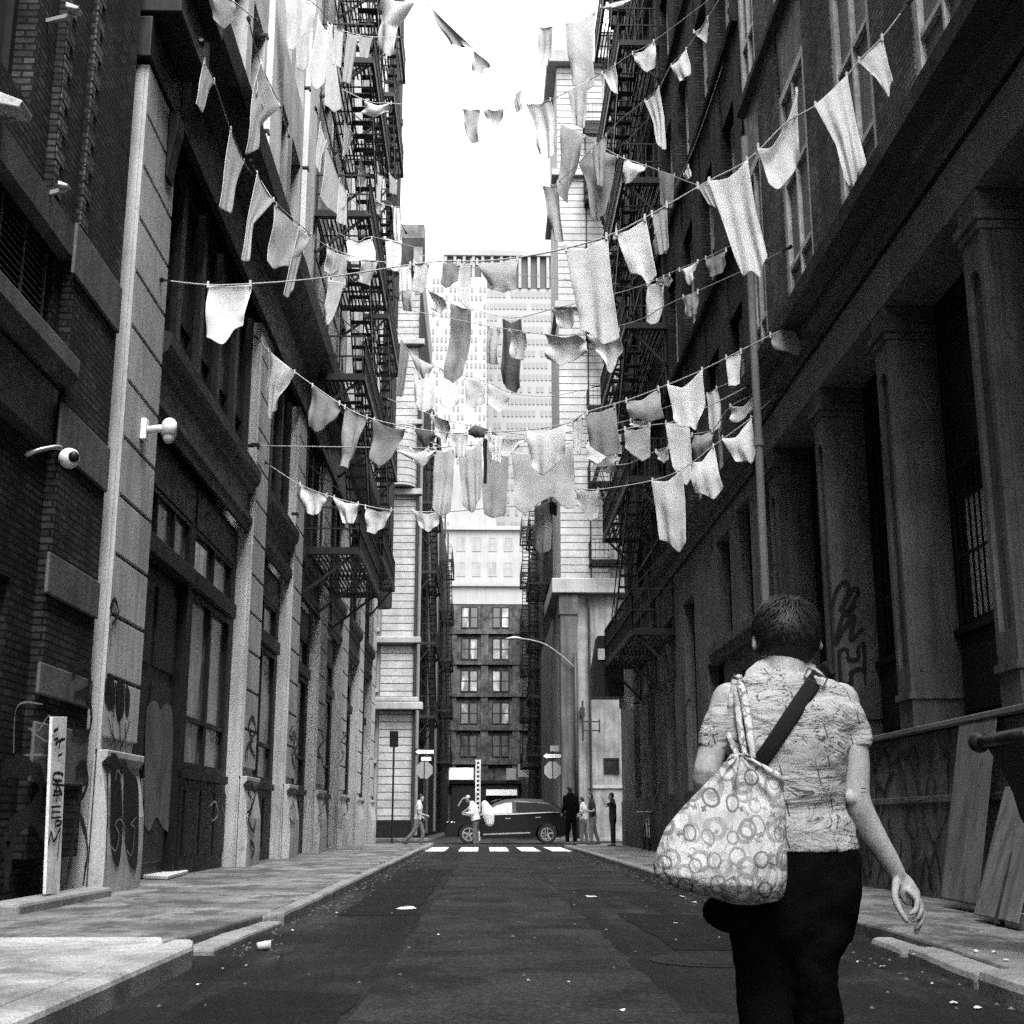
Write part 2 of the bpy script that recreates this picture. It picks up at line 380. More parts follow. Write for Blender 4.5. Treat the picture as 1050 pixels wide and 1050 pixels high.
struct('kerb', slab([(2.56, 7.05), (2.66, 8.5), (2.86, 8.5), (2.78, 7.05)], .085, wob=.07, step=.3, seed=8), M['kerb'], bevel=.04)
struct('kerb', slab([(2.68, 8.7), (2.72, 9.5), (2.9, 9.5), (2.88, 8.7)], .06, wob=.07, step=.3, seed=11), M['kerb'], bevel=.04)
struct('pavement', slab([(-40, 59), (-2.4, 59), (-2.4, 61.0), (-40, 61.0)], .1), M['pave'])
struct('pavement', slab([(2.6, 59), (40, 59), (40, 60.99), (2.6, 60.99)], .1), M['pave'])
mb = MB()
for px in (452, 482, 510, 538, 566):
    c = ZP(px, 869, 0); mb.box(c.x - .28, 38.6, .004, c.x + .28, 44.6, .006)
struct('crosswalk', mb, M['line'])
def patch(pts, m, z=.004, seed=0):
    P = []
    for i in range(len(pts)):
        a, b = Vector(pts[i]), Vector(pts[(i + 1) % len(pts)]); k = max(1, int((b - a).length / .35))
        for j in range(k):
            q = a.lerp(b, j / k); P.append((q.x + .06 * noise.noise(Vector((q.x * 2, q.y * 2, seed))), q.y + .12 * noise.noise(Vector((q.x * 2, q.y * 2, seed + 9))), z))
    struct('asphalt_patch', MB().poly(P), m)
patch([(-.6, 2.0), (.95, 2.0), (.8, 38), (-.4, 38)], M['patch_pale'], .004, 1)
patch([(-1.35, 12.5), (-.62, 12.6), (-.6, 24), (-1.3, 24.5)], M['patch_dark'], .004, 2)
patch([(1.3, 9.2), (2.3, 9.0), (2.35, 12.4), (1.25, 12.8)], M['patch_dark'], .004, 3)
patch([(-1.4, 4.9), (-.7, 4.8), (-.6, 6.9), (-1.3, 7.2)], M['patch_dark'], .004, 4)
patch([(.95, 17), (2.2, 16.5), (2.3, 28), (1.0, 29)], M['patch_pale'], .004, 5)
# ------------------------------------------------------------------ facade helpers
def wall_with_holes(mb, x, sg, y0, y1, z0, z1, holes, th=.35):
    # front face at x, body extends away from the alley; sg=+1: alley lies towards +x
    ys = sorted({y0, y1} | {h[0] for h in holes} | {h[1] for h in holes}); zs = sorted({z0, z1} | {h[2] for h in holes} | {h[3] for h in holes})
    ys = [v for v in ys if y0 <= v <= y1]; zs = [v for v in zs if z0 <= v <= z1]
    for j in range(len(zs) - 1):
        run = None
        for i in range(len(ys) - 1):
            cy, cz = (ys[i] + ys[i + 1]) / 2, (zs[j] + zs[j + 1]) / 2
            solid = not any(h[0] < cy < h[1] and h[2] < cz < h[3] for h in holes)
            if solid: run = (run[0] if run else ys[i], ys[i + 1])
            if run and (not solid or i == len(ys) - 2):
                mb.box(x, run[0], zs[j], x - sg * th, run[1], zs[j + 1]); run = None
def window(root, x, sg, y0, y1, z0, z1, mf, mg, nx=2, zr=(.5,), fw=.07, sill=None, dep=.09, name='window', mull=.05):
    # frame in front at x, pane behind; sg=+1: facing +x
    mb = MB(); f = x - sg * dep
    mb.box(x, y0, z0, f, y0 + fw, z1); mb.box(x, y1 - fw, z0, f, y1, z1)
    mb.box(x, y0 + fw, z0, f, y1 - fw, z0 + fw); mb.box(x, y0 + fw, z1 - fw, f, y1 - fw, z1)
    for i in range(1, nx):
        c = y0 + (y1 - y0) * i / nx; mb.box(x - sg * .006, c - mull / 2, z0 + fw, f, c + mull / 2, z1 - fw)
    for t in zr:
        c = z0 + (z1 - z0) * t; mb.box(x - sg * .012, y0 + fw, c - .035, f, y1 - fw, c + .035)
    o = mb.build(name, mf, root)
    xp = x - sg * (dep - .02)
    MB().box(xp, y0 + fw * .5, z0 + fw * .5, xp - sg * .012, y1 - fw * .5, z1 - fw * .5).build('pane', mg, o)
    if sill: MB().box(x + sg * .1, y0 - .08, z0 - .12, f, y1 + .08, z0 - .004).build('sill', sill, o)
    return o
def railing_bars(mb, a, b, h, gap=.2, r=.018, rails=(0.03, .5, 1.0)):
    a, b = Vector(a), Vector(b); n = max(1, int((b - a).length / gap))
    for t in rails: mb.bar(a + Vector((0, 0, h * t)), b + Vector((0, 0, h * t)), .035)
    for i in range(n + 1):
        p = a.lerp(b, i / n); mb.bar(p, p + Vector((0, 0, h)), r)
def fire_escape(root, xw, sg, y0, y1, levels, dep, stair_side=1, drop=None, solid=False, m=None, rods=True):
    # sg=+1: sticks out towards +x from a wall at xw
    m = m or M['black']; xo = xw + sg * dep
    base = MB()
    for z in levels:                                     # brackets
        for y in (y0 + .15, (y0 + y1) / 2, y1 - .15):
            base.bar((xw, y, z - 1.0), (xo - sg * .1, y, z - .06), .06); base.bar((xw + sg * .02, y, z - .05), (xo, y, z - .05), .07)
        if rods:
            for y in (y0 + .1, y1 - .1): base.bar((xw, y, z + 2.1), (xo, y, z + 1.0), .025)
    for z in levels: base.box(xw, y0, z - .12, xw + sg * .05, y1, z - .055)
    for z in levels: base.box(xw, y0, z - 1.04, xw + sg * .03, y1, z - .97)
    for y in (y0 + .15, (y0 + y1) / 2, y1 - .15): base.box(xw, y - .03, levels[0] - 1.05, xw + sg * .045, y + .03, levels[-1] + 2.2)
    fe = base.build('fire_escape', m, root)
    for i, z in enumerate(levels):
        pl = MB()
        hole = (y0 + .9, y1 - 2.0) if i else None        # stair opening
        n = int(dep / .1)
        for k in range(n):
            x = xw + sg * (k + .5) * dep / n
            if hole and dep * .45 < abs(x - xw) < dep * .92:
                pl.box(x - .02, y0, z - .02, x + .02, hole[0], z + .01); pl.box(x - .02, hole[1], z - .02, x + .02, y1, z + .01)
            else: pl.box(x - .02, y0, z - .02, x + .02, y1, z + .01)
        for y in [y0 + (y1 - y0) * q / 5 for q in range(6)]: pl.box(xw, y - .025, z - .05, xo, y + .025, z - .024)
        if solid: pl.box(xw, y0, z - .08, xo, y1, z - .055)
        pl.box(xo - .03, y0, z - .1, xo + .03, y1, z + .06); pl.box(xw, y0 - .03, z - .1, xo, y0 + .03, z + .06); pl.box(xw, y1 - .03, z - .1, xo, y1 + .03, z + .06)
        pl.build('platform', m, fe)
        ra = MB(); railing_bars(ra, (xo, y0, z), (xo, y1, z), 1.0); railing_bars(ra, (xw, y0, z), (xo, y0, z), 1.0); railing_bars(ra, (xw, y1, z), (xo, y1, z), 1.0)
        ra.build('railing', m, fe)
        if i < len(levels) - 1:
            z2 = levels[i + 1]; st = MB(); xa, xb = xw + sg * dep * .5, xw + sg * dep * .9
            ya, yb = (y1 - .6, y0 + 1.0) if stair_side > 0 else (y0 + .6, y1 - 2.1)
            for x in (xa, xb): st.bar((x, ya, z), (x, yb, z2), .03, .16)
            nn = int((z2 - z) / .24)
            for q in range(1, nn):
                t = q / nn; y = ya + (yb - ya) * t; zz = z + (z2 - z) * t
                st.box(xa, y - .11, zz - .015, xb, y + .11, zz + .015)
            for x in (xa, xb):
                st.bar((x, ya, z + .85), (x, yb, z2 + .85), .03)
                for q in range(0, 5): st.bar((x, ya + (yb - ya) * q / 4, z + (z2 - z) * q / 4), (x, ya + (yb - ya) * q / 4, z + (z2 - z) * q / 4 + .85), .022)
            st.build('stair', m, fe)
    return fe
def stroke_x(root, x, px, wd, m=None, name='graffiti', off=.006, sg=None):
    # a painted line on a wall plane x = const, given by its picture points
    sg = sg or (1 if x < 0 else -1); mb = MB()
    pts = catmull([XP(a, b, x) for a, b in px], 7)
    for i in range(len(pts) - 1):
        a, b = pts[i], pts[i + 1]; t = (b - a)
        if t.length < 1e-4: continue
        t.normalize(); q = Vector((1, 0, 0)).cross(t) * wd * (.42 + .22 * noise.noise(a * 4) + .1 * math.sin(i * .9)); e = t * wd * .3; o = Vector((sg * (off + .0006 * (i % 5)), 0, 0))
        mb.poly([a - q - e + o, a + q - e + o, b + q + e + o, b - q + e + o])
    return mb, m
def graffiti(root, x, lines, wd, m, off=.006, name='graffiti'):
    mb = MB()
    for k, ln in enumerate(lines):
        s, _ = stroke_x(root, x, ln, wd, off=off + .003 * (k % 4))
        b = len(mb.v); mb.v += s.v; mb.f += [tuple(i + b for i in f) for f in s.f]
    return mb.build(name, m, root, fix=False)
def blob_x(root, x, px, m, off=.004, name='graffiti'):
    sg = 1 if x < 0 else -1
    p = catmull([XP(a, b, x) for a, b in px + px[:1]], 5)[:-1]
    return MB().poly([q + Vector((sg * off, 0, 0)) for q in p]).build(name, m, root, fix=False)
# ------------------------------------------------------------------ L0: brick building at the left edge
L0 = thing('brick_building', 'dark sooty brick building with louvred vent and stone sill at left edge', 'building', (-4.6, 9, 0))
xb = -4.3
mb = MB(); wall_with_holes(mb, xb, 1, 5.5, 13.2, 0, 33, [(7.0, 12.15, 5.35, 6.35), (8.2, 11.1, 7.4, 10.6), (6.2, 11.7, 0, 3.0), (8.2, 11.1, 12.5, 15.5)], .45)
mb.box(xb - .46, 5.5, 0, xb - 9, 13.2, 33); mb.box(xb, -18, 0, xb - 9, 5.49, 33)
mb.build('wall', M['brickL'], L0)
# stepped brick pier beside the pale pilaster
mb = MB(); mb.box(xb + .003, 12.35, .5, xb + .13, 13.9, 33); mb.build('pier', M['brickL'], L0, bevel=.01)
mb = MB(); mb.box(xb + .005, 11.6, 6.75, xb + .09, 12.345, 33); mb.build('pier', M['brickL'], L0, bevel=.01)
mb = MB()
for k in range(120):
    z = 6.8 + k * .165
    a = .12 if k % 2 else .24
    mb.box(xb + .131, 12.34, z, xb + .15, 12.34 + a, z + .15); mb.box(xb + .1, 11.59, z, xb + .11, 11.59 + a, z + .15)
mb.build('quoin', M['quoin'], L0, bevel=.006)
for z0, z1 in ((4.35, 4.85), (2.95, 3.35), (2.0, 2.3), (6.2, 6.75), (1.2, 1.75)):
    MB().box(xb + .133, 12.2, z0, xb + .17, 13.88, z1).build('stone_band', M['sill'], L0, bevel=.015)
MB().prof_y([(0, 5.0), (.2, 5.06), (.26, 5.14), (.26, 5.32), (.1, 5.36), (0, 5.36)], xb, 1, 5.5, 12.34).build('sill', M['sill'], L0, bevel=.01)
MB().prof_y([(0, 4.35), (.1, 4.4), (.12, 4.95), (0, 4.99)], xb, 1, 5.5, 12.2).build('stone_band', M['iron2'], L0)
MB().prof_y([(0, 6.36), (.12, 6.4), (.14, 6.7), (0, 6.74)], xb, 1, 5.5, 12.3).build('lintel', M['sill'], L0)
mb = MB()
for k in range(14):
    z = 5.38 + k * .07
    mb.prism([(xb - .02, 7.02, z), (xb - .02, 7.02, z + .015), (xb - .14, 7.02, z + .06), (xb - .14, 7.02, z + .045)], (0, 5.1, 0))
mb.box(xb - .15, 7.0, 5.3, xb - .2, 12.2, 6.4)
for k in range(9): mb.box(xb - .01, 7.1 + k * .6, 5.36, xb - .03, 7.14 + k * .6, 6.34)
mb.build('louvre', M['black'], L0)
window(L0, xb - .2, 1, 8.2, 11.1, 7.4, 10.6, M['black'], M['glass_dark'], 2, (.5,), .1)
window(L0, xb - .2, 1, 8.2, 11.1, 12.5, 15.5, M['black'], M['glass_dark'], 2, (.5,), .1)
mb = MB()
for k in range(26): mb.box(xb - .2, 6.2, .1 + k * .11, xb - .22 - .02 * (k % 2), 11.7, .1 + k * .11 + .1)
mb.box(xb - .1, 11.55, 0.1, xb - .2, 11.7, 3.0); mb.box(xb - .1, 6.2, 2.85, xb - .2, 11.55, 3.0)
mb.build('roller_door', M['iron2'], L0)
mb = MB().box(xb + .17, 11.2, .0, xb + .5, 13.95, .19); mb.build('doorstep', M['kerb'], L0, bevel=.03)
graffiti(L0, xb + .15, [[(0, 790), (12, 785), (35, 792), (38, 815), (25, 835), (5, 850)], [(6, 850), (30, 838), (44, 860), (48, 890), (46, 912)], [(0, 870), (6, 858), (2, 905)]], .17, M['spray'], off=.03)
graffiti(L0, xb + .15, [[(72, 690), (78, 682), (88, 685), (88, 705), (74, 712)], [(86, 710), (90, 728), (88, 750), (74, 752), (72, 742)], [(75, 790), (82, 783), (86, 800), (82, 815), (74, 825), (80, 840), (86, 870), (82, 905)], [(74, 840), (70, 870), (64, 905)]], .085, M['spray'], off=.03)
graffiti(L0, xb + .15, [[(26, 747), (36, 748), (47, 734), (49, 748), (46, 760), (36, 755), (26, 747)]], .02, M['spray_w'], off=.03)
graffiti(L0, xb + .15, [[(12, 776), (30, 774), (46, 776), (47, 792)], [(10, 772), (14, 724), (40, 722)]], .02, M['spray_w'], off=.03)
# ------------------------------------------------------------------ L1: pale pilasters, dark iron fronts
L1 = thing('loft_building', 'tall loft building with pale grooved pilasters and dark iron shopfronts on left', 'building', (-5, 30, 0))
PIERS = [(14.25, 15.75), (22.7, 24.0), (27.7, 29.0), (32.7, 34.2), (38.0, 39.6), (43.3, 44.8), (48.4, 49.9)]
TOP1 = 37
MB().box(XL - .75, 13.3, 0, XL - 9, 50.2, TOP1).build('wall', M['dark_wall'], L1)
for i, (a, b) in enumerate(PIERS):
    mb = MB(); zt = 9.85
    mb.box(XL - .02, a, 0, XL - .7, b, zt)
    z = 1.75
    while z < zt - .1:
        z2 = min(z + .63, zt); mb.box(XL - .019, a + .07, z, XL + .03, b + .0, z2); z += .68
    mb.box(XL - .019, a, 1.6, XL + .03, a + .07, zt)
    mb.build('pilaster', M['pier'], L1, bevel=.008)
    mb = MB()
    n = 10
    P = [(.0, 0), (.16, 0), (.17, .5), (.16, .9), (.11, 1.2), (.06, 1.45), (.12, 1.52), (.12, 1.6), (.0, 1.6)]
    mb.prof_y(P, XL + .004, 1, a - .02, b + .03)
    mb.box(XL - .03, a - .05, 0, XL + .0, a - .021, 1.55); mb.build('plinth', M['pier'], L1, bevel=.012)
    if i:
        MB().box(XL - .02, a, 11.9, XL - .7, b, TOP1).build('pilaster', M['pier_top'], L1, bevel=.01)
    else:
        mb = MB()
        for k in range(30):
            z = 9.9 + k * .62; mb.box(XL + (.1 if k % 2 else .06) + (.5 if 2 <= k <= 2 else .3 if k == 1 else 0), a - .1, z, XL - .7, b, z + .56)
        mb.build('capital', M['iron_band'], L1, bevel=.02)
        MB().prof_y([(0, 8.9), (.04, 8.86), (.09, 9.3), (.14, 9.55), (.14, 9.8), (0, 9.8)], XL + .032, 1, b - .5, b - .2).build('bracket', M['iron'], L1, bevel=.02)
CORN = [(0, 5.85), (.05, 5.85), (.06, 5.98), (.11, 6.02), (.11, 6.12), (.05, 6.15), (.05, 6.5), (.1, 6.56), (.12, 6.66), (.19, 6.72), (.22, 6.8), (.23, 6.96), (.0, 7.02)]
for i in range(len(PIERS) - 1):
    a, b = PIERS[i][1], PIERS[i + 1][0]
    MB().prof_y(CORN, XL - .1, 1, a + .01, b - .01).build('cornice', M['iron_band'], L1)
    xg = XL - .24
    # storey between the two cornices
    mb = MB(); n = 3 if i else 5
    for k in range(n + 1):
        y = a + (b - a) * k / n; mb.box(xg + .1, max(a, y - .12), 7.0, xg - .3, min(b, y + .12), 9.9)
    mb.build('mullion', M['iron2'], L1)
    for k in range(n):
        y0, y1 = a + (b - a) * k / n + .12, a + (b - a) * (k + 1) / n - .12
        window(L1, xg, 1, y0, y1, 7.05, 9.85, M['iron'], M['glass'], 1, (.3,), .06)
    # ground floor
    if i == 0:
        mb = MB(); mb.box(xg, a, 0, xg - .3, a + .35, 5.85); mb.box(xg, 19.1, 0, xg - .3, 19.35, 5.85); mb.box(xg, b - .3, 0, xg - .3, b, 5.85)
        mb.box(xg + .02, a + .35, 5.2, xg - .3, 19.1, 5.85); mb.box(xg + .02, 19.35, 5.2, xg - .3, b - .3, 5.85)
        mb.box(xg + .1, a + .35, 4.25, xg - .3, 19.1, 4.5); mb.box(xg + .1, 19.35, 4.25, xg - .3, b - .3, 4.5)
        mb.box(xg + .03, 19.35, 0, xg - .3, b - .3, 1.45); mb.box(xg + .1, 19.35, 1.45, xg - .3, b - .3, 1.58)
        for q in range(3):
            mb.box(xg + .06, 19.5 + q * 1.05, .35, xg + .03, 20.4 + q * 1.05, 1.3)
        mb.build('shopfront', M['iron'], L1, bevel=.01)
        mb = MB().box(xg - .12, a + .36, .12, xg - .2, 19.09, 4.24)
        for q in range(2):
            for zz in ((.3, 1.3), (1.5, 2.7), (2.9, 4.0)): mb.box(xg - .121, a + .55 + q * 1.45, zz[0], xg - .09, a + 1.75 + q * 1.4, zz[1])
        d = mb.build('door', M['iron2'], L1, bevel=.012); d['label'] = 'dark panelled double door with grey scraped patch'
        MB().box(xg - .08, 17.42, 1.1, xg - .05, 17.47, 1.4).build('handle', M['steel'], d)
        window(L1, xg, 1, a + .36, 19.09, 4.51, 5.19, M['iron'], M['glass_reflect'], 3, (), .06)
        blob_x(L1, xg - .085, [(147, 845), (149, 745), (152, 722), (160, 719), (164, 728), (168, 722), (176, 728), (177, 770), (175, 845), (168, 850), (160, 838), (153, 852)], M['ply'], .004)
        window(L1, xg, 1, 19.36, b - .31, 1.6, 4.24, M['iron'], M['glass_reflect'], 2, (.28,), .1, mull=.12)
        window(L1, xg, 1, 19.36, b - .31, 4.51, 5.19, M['iron'], M['glass'], 2, (), .06)
    else:
        mb = MB(); mb.box(xg, a, 0, xg - .3, a + .3, 5.85); mb.box(xg, b - .3, 0, xg - .3, b, 5.85); mb.box(xg + .02, a + .3, 5.2, xg - .3, b - .3, 5.85)
        mb.box(xg + .1, a + .3, 4.25, xg - .3, b - .3, 4.5); mb.box(xg + .03, a + .3, 0, xg - .3, b - .3, 1.45); mb.box(xg + .1, a + .3, 1.45, xg - .3, b - .3, 1.58)
        for q in range(3): mb.box(xg + .06, a + .4 + q * (b - a - .7) / 3, .35, xg + .03, a + .3 + (q + .85) * (b - a - .7) / 3, 1.3)
        mb.build('shopfront', M['iron'], L1, bevel=.01)
        window(L1, xg, 1, a + .31, b - .31, 1.6, 4.24, M['iron'], M['glass_reflect'] if i in (1, 3) else M['glass'], 2, (.28,), .1, mull=.1)
        window(L1, xg, 1, a + .31, b - .31, 4.51, 5.19, M['iron'], M['glass'], 2, (), .06)
    # upper storeys: pale wall with two windows in each bay
    ww = (b - a); wz = [(12.6 + 4.45 * k, 15.6 + 4.45 * k) for k in range(5)]
    holes = []
    nb = 2 if i else 4
    for z0, z1 in wz:
        for k in range(nb):
            c = a + ww * (k + .5) / nb; h = ww / nb * .36; holes.append((c - h, c + h, z0, z1))
    mb = MB(); wall_with_holes(mb, XL - .14, 1, a + .001, b - .001, 11.9, TOP1, holes, .5); mb.build('wall', M['spandrel'], L1)
    for h in holes: window(L1, XL - .42, 1, h[0], h[1], h[2], h[3], M['iron'], M['glass_dark'], 1, (.5,), .08, M['spandrel'])
MB().prof_y([(0, 9.86), (.1, 9.86), (.12, 10.0), (.06, 10.04), (.06, 10.9), (.2, 11.0), (.4, 11.25), (.5, 11.4), (.55, 11.75), (0, 11.88)], XL + .005, 1, 15.76, 50.2).build('cornice', M['iron_band'], L1)
# hooks and pegs on the pilasters
mb = MB()
for px, py in ((257, 456), (267, 36), (268, 134), (312, 90), (310, 172), (299, 527)):
    p = XP(px, py, XL + .03); mb.box(p.x, p.y - .02, p.z - .02, p.x + .14, p.y + .06, p.z + .03); mb.box(p.x + .11, p.y - .02, p.z - .07, p.x + .15, p.y + .06, p.z - .021)
mb.build('hook', M['black'], L1)
xp = XL + .03
graffiti(L1, xp, [[(109, 720), (112, 700), (116, 735), (118, 700), (122, 740), (126, 698), (130, 735)], [(110, 735), (114, 752), (118, 764), (117, 792)], [(132, 740), (126, 758), (122, 770)], [(114, 742), (116, 770)], [(128, 742), (129, 786)], [(122, 735), (123, 775)]], .03, M['spray'])
for pp in ([(108, 696), (116, 694), (117, 722), (111, 728), (107, 715)], [(120, 697), (126, 700), (127, 728), (121, 740), (118, 720)], [(129, 700), (133, 712), (131, 735), (128, 728)]): blob_x(L1, xp, pp, M['spray'])
xq = XL + .174
for pp in ([(113, 772), (121, 780), (125, 840), (121, 888), (113, 862)], [(126, 776), (132, 790), (141, 805), (141, 870), (138, 892), (131, 880), (126, 840)]): blob_x(L1, xq, pp, M['spray'], .008)
graffiti(L1, xq, [[(112, 868), (117, 872), (120, 855), (116, 846), (121, 840), (126, 850), (124, 880)], [(128, 872), (133, 876), (136, 850), (132, 845), (138, 838)], [(116, 800), (118, 790), (122, 800), (123, 840)]], .022, M['grey'], .02)
for (a, b), px0 in zip(PIERS[1:5], (255, 300, 329, 352)):
    for k in range(2):
        c = XP(px0, 760 + 60 * k, xp)
        graffiti(L1, xp if k == 0 else xq, [[(px0 + random.uniform(-4, 4), 748 + 62 * k + q * 7 + random.uniform(-4, 4)) for q in range(6)], [(px0 + random.uniform(-3, 5), 750 + 62 * k + q * 9) for q in range(4)]], .045, M['spray'])
graffiti(L1, XL + .031, [[(112, 640), (113, 655), (112, 668)], [(118, 632), (118, 650)]], .02, M['iron2'])
graffiti(L1, XL - .355, [[(200, 690), (206, 672), (212, 700), (216, 676)], [(218, 700), (222, 720), (216, 735)]], .05, M['spray_w'], .02)
graffiti(L1, XL - .205, [[(194, 835), (196, 822), (201, 828), (197, 842), (193, 848)], [(205, 830), (206, 850)], [(214, 826), (219, 822), (222, 835), (216, 842)], [(226, 826), (229, 838)]], .045, M['spray_w'], .02)
graffiti(L1, xq, [[(146, 790), (147, 850)], [(108, 790), (109, 820), (107, 880)]], .05, M['spray'], .012)
graffiti(L1, xp + .146, [[(254, 815), (257, 806), (261, 815), (257, 828), (254, 840), (259, 852), (262, 840)], [(256, 862), (260, 870), (257, 880)]], .08, M['spray'], .01)
graffiti(L1, xp, [[(254, 745), (258, 735), (262, 748), (256, 762), (261, 776)], [(298, 760), (301, 750), (304, 764), (299, 776), (303, 790)], [(112, 625), (116, 615), (120, 628), (114, 640)]], .07, M['spray'], .008)
fire_escape(L1, XL - .02, 1, 29.2, 35.2, [6.9 + 4.2 * k for k in range(6)], 1.3)
fire_escape(L1, XL - .02, 1, 41.5, 47.5, [9.2 + 4.2 * k for k in range(6)], .85)
duct = MB()
duct.tube([(-4.0, 50.6, 9), (-4.0, 50.6, 24), (-4.0, 50.6, 39)], .38, 12); duct.tube([(-4.0, 50.6, 22.0), (-4.0, 50.6, 22.3)], .42, 12); duct.tube([(-4.0, 50.6, 30), (-4.0, 50.6, 30.3)], .42, 12)
for z in (12, 22, 32): duct.box(-4.4, 50.2, z, -3.9, 50.5, z + .1)
tag(duct.build('exhaust_duct', M['iron2'], None, smooth=False), 'dark round exhaust duct rising at the far end of the left loft building', 'duct')
# ------------------------------------------------------------------ R1: columned warehouse on the right
R1 = thing('warehouse', 'dark stone warehouse with square columns and tin framed windows on right', 'building', (5, 13, 0))
COLS = [(5.2, 5.65), (8.0, 8.45), (10.8, 11.25), (13.6, 14.05), (16.45, 16.9), (19.35, 19.8)]
xg = XR + .55
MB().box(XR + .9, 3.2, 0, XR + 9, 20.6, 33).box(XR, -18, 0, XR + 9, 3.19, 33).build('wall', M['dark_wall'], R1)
mb = MB(); mb.box(XR + .03, 3.2, 0, XR + .9, 20.6, 1.72); mb.build('base', M['baseR'], R1)
mb = MB(); mb.box(XR - .04, 3.2, 1.74, XR + .9, 20.6, 1.8); mb.build('ledge', M['stoneRl'], R1, bevel=.012)
mb = MB(); mb.box(XR + .012, 3.2, 1.03, XR + .028, 20.59, 1.1); mb.build('ledge', M['baseR'], R1, bevel=.02)
for i, (a, b) in enumerate(COLS):
    mb = MB(); f = XR
    mb.box(f, a, 1.8, xg + .2, b, 2.12); mb.box(f - .03, a - .03, 2.1, xg + .2, b + .03, 2.17)
    # shaft with a recessed panel on the front
    mb.box(f + .05, a, 2.17, xg + .2, b, 6.1)
    mb.box(f, a, 2.17, f + .049, a + .09, 6.1); mb.box(f, b - .09, 2.17, f + .049, b, 6.1); mb.box(f, a + .09, 2.17, f + .049, b - .09, 2.45)
    c = (a + b) / 2; hw = (b - a) / 2 - .09
    arch = [(f, c + hw * math.cos(R(t)), 5.6 + hw * 1.3 * math.sin(R(t))) for t in range(0, 181, 15)]
    mb.prism([(f, b - .09, 6.1)] + [(f, a + .09, 6.1)] + arch[::-1], (.048, 0, 0))
    for q in (0, 1): mb.box(f + .1 + q * .2, a - .012, 2.4, f + .14 + q * .2, a, 5.9)
    mb.build('column', M['stoneR'], R1, bevel=.008)
    mb = MB(); mb.box(f - .03, a - .03, 6.1, xg + .2, b + .03, 6.18); mb.box(f - .06, a - .06, 6.18, xg + .2, b + .06, 6.28); mb.box(f - .02, a - .02, 6.28, xg + .2, b + .02, 6.5)
    mb.build('capital', M['stoneR'], R1, bevel=.015)
    if i < len(COLS) - 1:
        y0, y1 = b, COLS[i + 1][0]
        mb = MB(); mb.box(xg, y0, 1.8, xg + .3, y1, 2.75); mb.box(xg - .06, y0, 2.75, xg + .3, y1, 2.83); mb.box(xg, y0, 6.2, xg + .3, y1, 6.5)
        wy = y0 + (1.25 if i == 2 else .55); we = y1 - (.1 if i == 2 else .3)
        mb.box(xg, y0, 2.83, xg + .3, wy, 6.2); mb.box(xg, we, 2.83, xg + .3, y1, 6.2); mb.box(xg - .05, y0 + .15, 1.95, xg, y1 - .15, 2.6)
        mb.build('window_wall', M['iron'], R1, bevel=.01)  # dark material puts the shade of the recess into the wall colour
        wo = window(R1, xg + .04, -1, wy, we, 2.83, 6.19, M['iron2'], M['bright_pane'] if i == 2 else M['glass_dark'], 1 if i == 2 else 2, (.42,), .08)
        if i == 2:
            mb = MB(); mb.box(xg + .06, wy + .08, 4.3, xg + .075, we - .08, 6.1); mb.build('blind', M['iron2'], wo)
        mb = MB()
        nbar = 7 if i == 2 else 9
        for k in range(nbar): yy = wy + .06 + k * (we - wy - .12) / (nbar - 1); mb.tube([(xg - .01, yy, 2.86), (xg - .01, yy, 4.7)], .012, 6)
        for z in (3.55, 4.5): mb.box(xg - .02, wy + .01, z, xg - .005, we - .01, z + .03)
        mb.build('window_bar', M['black'], wo)
mb = MB().prof_y([(0, 6.5), (.03, 6.5), (.03, 7.05), (0, 7.05)], XR, -1, 3.2, 20.6); mb.box(XR + .001, 3.2, 6.501, XR + .9, 20.59, 7.049); mb.build('fascia', M['stoneRl'], R1, bevel=.012)
MB().prof_y([(-.4, 7.054), (.08, 7.054), (.1, 7.2), (.2, 7.28), (.22, 7.4), (.42, 7.5), (.45, 7.66), (-.4, 7.72)], XR, -1, 3.2, 20.62).build('cornice', M['iron2'], R1)
# upper storeys: brick piers, tin framed windows
def upper(root, x, y0, y1, piers, z0, fh, wh, nf, mp, mspan, mfr, mgl, fx, fw, zr=(.5,), nx=2):
    edges = [y0] + [v for p in piers for v in p] + [y1]
    for p in piers: MB().box(x, p[0], z0, x + .6, p[1], z0 + nf * fh).build('pier', mp, root)
    for k in range(nf):
        zz = z0 + k * fh
        mb = MB()
        mb.prof_y([(-.55, zz + wh), (-.03, zz + wh), (-.02, zz + fh - .14), (.1, zz + fh - .1), (.12, zz + fh - .02), (-.55, zz + fh)], x, -1, y0, y1)
        mb.build('spandrel', mspan, root)
        for i in range(0, len(edges) - 1, 2):
            a, b = edges[i], edges[i + 1]
            if b - a < .3: continue
            window(root, x + fx, -1, a + .002, b - .002, zz, zz + wh, mfr, mgl, nx, zr, fw)
PR1 = [(6.3, 7.6), (9.2, 10.5), (12.15, 13.5), (15.1, 16.45), (18.05, 19.4)]
upper(R1, XR + .02, 3.2, 20.6, PR1, 7.75, 5.3, 4.0, 4, M['brickR2'], M['iron_band'], M['metal_pale'], M['metal_mid'], .02, .15, (.28, .62), 2)
mb = MB(); mb.tube([(XR - .48, 18.2, .1), (XR - .48, 18.2, 6), (XR - .48, 18.2, 11.2)], .06, 10)
for z in (3, 6.2, 9.5): mb.tube([(XR - .48, 18.2, z), (XR - .48, 18.2, z + .1)], .075, 10)
mb.build('drainpipe', M['stoneRl'], R1, smooth=False)
